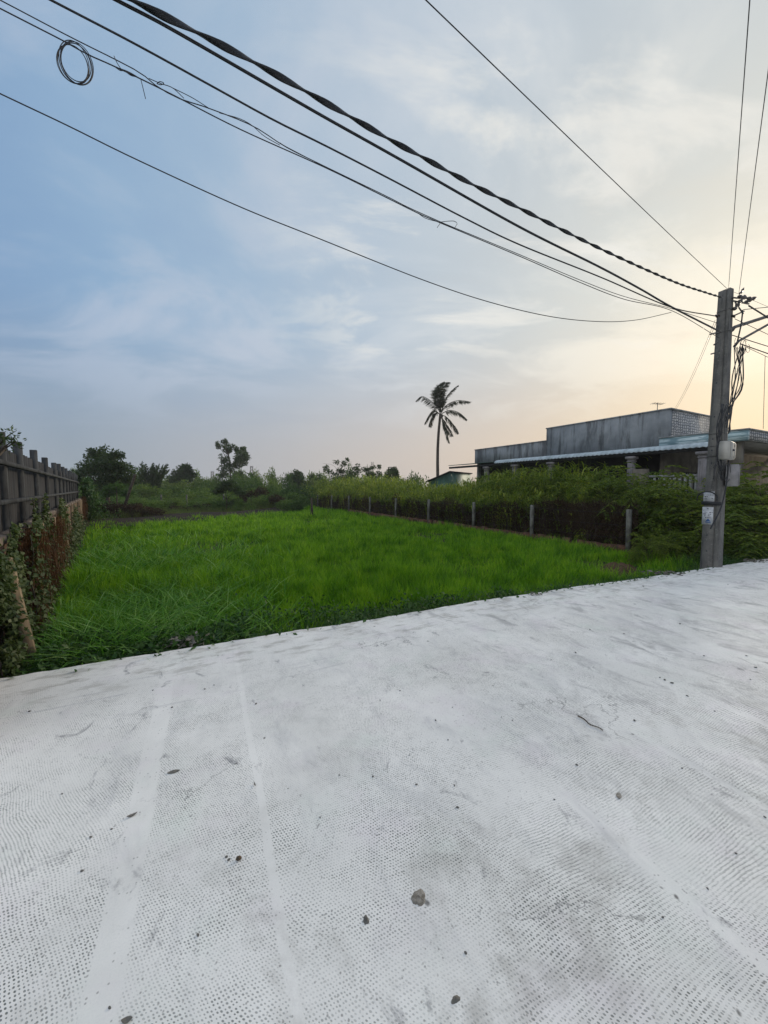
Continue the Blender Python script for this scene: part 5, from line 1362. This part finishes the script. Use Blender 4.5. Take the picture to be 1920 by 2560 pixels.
# clump of upright water-palm fronds
npm = empty('palm_clump', AT(388, 1225, 46) * np.array((1, 1, 0)) + np.array((0, 0, GZ)), 'clump of stiff upright palm fronds on the left skyline', 'palm')
for (x0, x1, y1, dy) in ((352, 356, 1152, 0), (360, 364, 1158, 1), (368, 367, 1164, -1), (374, 384, 1156, .5), (380, 392, 1162, -.6), (386, 398, 1158, 1.2), (392, 408, 1160, .3), (398, 420, 1158, -.8), (402, 424, 1172, .8), (364, 350, 1168, -1), (384, 378, 1166, 1.4), (396, 412, 1168, -1.3)):
    lf_, rb = frond([(384 + (x0 - 384) * .5, 1232), (x0, 1200), (x1, y1)], 46, dy, .75, .11, 130, .05, .45)
    np_mesh('frond', *cat_np([lf_, rb]), M['tree'], npm)
bn = empty('banana_plant', AT(632, 1215, 52) * np.array((1, 1, 0)) + np.array((0, 0, GZ)), 'banana plant with broad raised leaves right of the tall loose tree', 'banana plant')
for px in ([(630, 1215), (628, 1190), (612, 1180)], [(630, 1215), (632, 1188), (648, 1174)], [(630, 1215), (622, 1196), (606, 1192)], [(630, 1215), (640, 1194), (652, 1186)], [(630, 1215), (630, 1192), (628, 1180)]):
    pts = spline([AT(x, y, 52) for x, y in px], 12); w__ = .30 * np.sin(np.linspace(.08, 1, 12) * np.pi * .97) + .02
    side = np.array((.75, .5, .45)); V = np.concatenate([pts - side * w__[:, None] * .5, pts + np.array((0, 0, -.05)), pts + side * w__[:, None] * .5])
    i_ = np.arange(11)
    q = np.concatenate([np.stack([i_, i_ + 1, i_ + 13, i_ + 12], 1), np.stack([i_ + 12, i_ + 13, i_ + 25, i_ + 24], 1)])
    np_mesh('leaf', V, [q], M['tree'], bn)
MB().tube([AT(630, 1232, 52), AT(630, 1212, 52)], [.14, .10], 7).build('stem', M['bark'], bn)
# lattice masts far away
for xx, yt, yb, lab in ((531, 1178, 1200, 'leftmost'), (629, 1165, 1200, 'middle'), (931, 1155, 1200, 'rightmost')):
    Yd = 170; b_ = AT(xx, yb, Yd); b_[2] = GZ; t_ = AT(xx, yt, Yd)
    m_ = MB(); hw = .75; nst = 9
    cor = [np.array((sx * hw, sy * hw, 0)) for sx, sy in ((-1, -1), (1, -1), (1, 1), (-1, 1))]
    lev = [(b_ + (t_ - b_) * k / nst, 1 - .45 * k / nst) for k in range(nst + 1)]
    for c_ in cor: m_.tube([lev[0][0] + c_ * lev[0][1], lev[-1][0] + c_ * lev[-1][1]], .10, 4)
    for k in range(nst):
        for i in range(4):
            m_.tube([lev[k][0] + cor[i] * lev[k][1], lev[k + 1][0] + cor[(i + 1) % 4] * lev[k + 1][1]], .06, 3)
    tag(m_.build('lattice_mast', M['steel']), lab + ' of the three faint lattice masts far away on the horizon', 'mast', 'lattice masts on the horizon')

# ================================================================== SMALL THINGS ON THE ROAD
def pebble_mesh(seed, r_):
    rg = np.random.default_rng(seed); V = []; Fq = []
    for i in range(5):
        th_ = math.pi * (i + .5) / 5
        for k in range(8):
            a = k * math.pi / 4; q = r_ * rg.uniform(.78, 1.15)
            V.append((q * math.sin(th_) * math.cos(a) * 1.25, q * math.sin(th_) * math.sin(a), r_ * .62 * (1 + math.cos(th_) * .95) * rg.uniform(.95, 1.05)))
    for i in range(4):
        for k in range(8): Fq.append((i * 8 + k, (i + 1) * 8 + k, (i + 1) * 8 + (k + 1) % 8, i * 8 + (k + 1) % 8))
    return MB().add(V, Fq + [tuple(range(8)), tuple(range(32, 40))[::-1]])
M['pebble'] = plain('dark_pebble', (.09, .09, .085), (.16, .155, .14), 60, .85, .3)
M['rusty'] = plain('rusty_stone', (.13, .08, .045), (.05, .045, .035), 60, .85, .3)
M['dead_leaf'] = plain('dead_leaf', (.11, .108, .10), (.18, .165, .14), 40, .7, .3)
M['mud'] = plain('dried_mud', (.42, .39, .35), (.22, .20, .17), 40, .95, .1, bstr=1.0, bdist=.01)
pp = [pebble_mesh(80 + i, .0085).build('pebble', M['pebble'], None, False, (0, 0, 0)) for i in range(4)]
for o in pp: tag(o, 'small dark pebble lying loose on the pale dimpled road', 'pebble', 'loose pebbles on the road')
PEB = [(205, 2178), (495, 2338), (279, 2073), (227, 2093), (382, 1726), (512, 1723), (535, 1713), (74, 1779), (720, 1972), (848, 1938), (932, 1942), (274, 2520), (155, 1985), (1089, 1801), (1131, 1769), (1041, 1962), (1386, 1999), (1144, 2019),
       (1136, 1964), (1718, 1740), (1787, 1778), (1840, 2134), (1657, 2294), (1769, 2222), (1442, 1913), (1586, 1802), (1254, 1793), (1912, 2043), (1164, 2383), (1705, 1921), (1024, 1888), (1866, 1640), (1889, 1669), (1876, 1699), (1608, 1466),
       (1680, 1708), (1650, 1694), (1662, 1700), (566, 2143), (572, 2150), (1281, 1801), (430, 1769), (1475, 1575), (1378, 1650), (1439, 1632), (1000, 1727), (545, 1640), (1120, 1850), (1820, 1462), (1760, 1640), (800, 2044), (905, 1500 + 120), (640, 1760), (1700, 1560), (1560, 1585)]
for i, (x, y) in enumerate(PEB):
    o = pp[i] if i < 4 else pp[i % 4].copy()
    if i >= 4: COL.objects.link(o)
    g_ = G(x, y, 0.0); dist = math.hypot(g_[0], g_[1])
    k_ = random.uniform(.40, .80) * (1 if dist < 2 else min(1 + (dist - 2) * .28, 2.6))
    o.location = (g_[0], g_[1], -.0005); o.scale = (k_ * random.uniform(.8, 1.2), k_ * random.uniform(.7, 1.0), k_ * .8); o.rotation_euler = (0, 0, random.uniform(0, 6.28))
g_ = G(597, 2149, 0.0)
o = pebble_mesh(99, .0105).build('stone', M['rusty'], None, True, (0, 0, 0)); o.location = (g_[0], g_[1], 0); tag(o, 'brown rounded stone between the two smooth strips of the road', 'stone')
def leaf_thing(x, y, L, Wd, ang, label, mat='dead_leaf', curl=.3):
    V = []; Fq = []; nn = 9
    for side in (0, .0012):
        for i in range(nn):
            t = i / (nn - 1); w__ = Wd * .5 * math.sin(math.pi * min(max(t, .02), .98)) ** .8
            for v__ in (-1, 0, 1):
                V.append((L * (t - .5), w__ * v__, .0015 + side + abs(v__) * .002 * curl + .004 * curl * (t - .5) ** 2 * 4))
    for b0, rev in ((0, 1), (nn * 3, 0)):
        for i in range(nn - 1):
            for k in range(2):
                f_ = (b0 + i * 3 + k, b0 + i * 3 + k + 1, b0 + i * 3 + k + 4, b0 + i * 3 + k + 3)
                Fq.append(f_ if not rev else f_[::-1])
    o = MB().add(V, Fq).build('fallen_leaf', M[mat], None, False, (0, 0, 0)); g_ = G(x, y, 0.0)
    o.location = (g_[0], g_[1], 0); o.rotation_euler = (0, 0, ang); return tag(o, label, 'leaf')
leaf_thing(434, 1930, .062, .026, .35, 'flat dark oval leaf in the middle of the wide smooth strip')
leaf_thing(330, 2040, .040, .016, .6, 'small curled dead leaf with a stalk on the wide smooth strip', curl=1.2)
leaf_thing(1547, 1990, .045, .024, 1.0, 'greyish brown leaf beside the right smooth strip', 'mud')
leaf_thing(317, 2553, .030, .016, .2, 'dark leaf scrap at the bottom edge near the wide strip', curl=1.0)
leaf_thing(637, 1963, .030, .006, 2.2, 'thin curled leaf scrap on the narrow smooth strip', curl=1.5)
a_, b_ = G(1446, 1791, .006), G(1507, 1827, .006)
pts = [a_ + (b_ - a_) * t + np.array((.008 * math.sin(t * 9), .008 * math.cos(t * 7), 0)) for t in np.linspace(0, 1, 12)]
tag(MB().tube(pts, np.linspace(.0042, .0025, 12), 5).build('twig', M['bark']), 'dark thin twig lying slantwise on the road at the right', 'twig')
def clod(name, x, y, rx, ry, hz, mat, label, cat, seed):
    g_ = G(x, y, 0.0); V = []; Fq = []; nr_, na = 6, 22
    rg = np.random.default_rng(seed)
    for i in range(nr_ + 1):
        t = i / nr_
        for k in range(na):
            a = k * 2 * math.pi / na; q = t * (1 + .09 * math.sin(a * 3 + seed) + .05 * math.sin(a * 7) + rg.normal(0, .05))
            V.append((rx * q * math.cos(a), ry * q * math.sin(a), max(hz * (1 - t * t) * (.6 + .9 * rg.random()), 0) - (.002 if i == nr_ else -.001)))
    for i in range(nr_):
        for k in range(na): Fq.append((i * na + k, (i + 1) * na + k, (i + 1) * na + (k + 1) % na, i * na + (k + 1) % na))
    o = MB().add(V, Fq).build(name, M[mat], None, False, (0, 0, 0)); o.location = (g_[0], g_[1], 0); o.rotation_euler.z = seed
    return tag(o, label, cat)
clod('mud_clod', 1047, 2244, .034, .028, .0035, 'mud', 'round cracked clod of dried mud near the bottom middle of the road', 'mud', 1)
clod('mud_clod', 1139, 2499, .009, .017, .003, 'dead_leaf', 'dark upright smear of mud at the bottom edge right of centre', 'mud', 2)
clod('mud_clod', 915, 2300, .016, .011, .004, 'dead_leaf', 'dark mud crumb below left of the round cracked clod', 'mud', 5)
for (x, y, l_, lab) in ((1665, 1434, .42, 'dark clump of dead debris on the road edge left of the pole'), (1890, 1404, .35, 'dark clump of dead debris on the road edge at the right border'), (462, 1607, .30, 'grey broken lump at the road edge among the low weeds'), (1340, 1488, .16, 'small grey flake of debris on the road edge near the earth heap')):
    g_ = G(x, y, 0.0); nn = 60
    P = g_ + np.stack([ED[0] * RNG.normal(0, l_ * .4, nn) + EN[0] * RNG.normal(.02, .05, nn), ED[1] * RNG.normal(0, l_ * .4, nn) + EN[1] * RNG.normal(.02, .05, nn), np.abs(RNG.normal(.004, .02, nn))], 1)
    V, f = leaves_np(P, rnd_dirs(nn) * np.array((1, 1, .25)), RNG.uniform(.05, .16, nn) * l_ * 2.2, RNG.uniform(.015, .05, nn) * l_ * 2.6)
    o = np_mesh('debris', V, f, M['dead_leaf']); tag(o, lab, 'debris')

# ================================================================== HAZE
hz = MB().obox((0, 0), (1, 0), (0, 1), -318, 318, -318, 318, GZ - 1.2, 13.5).build('haze', None, None, False, (0, 0, 0))
hm_, hg, ho = mat_new('pale_evening_haze')
pv_ = hg.new('ShaderNodeVolumePrincipled')
pv_.inputs['Color'].default_value = (.86, .88, .92, 1); pv_.inputs['Density'].default_value = .0007; pv_.inputs['Anisotropy'].default_value = .2
hg.link(pv_.outputs[0], ho.inputs['Volume'])
hz.data.materials.append(hm_)
tag(hz, None, None, None, 'stuff')
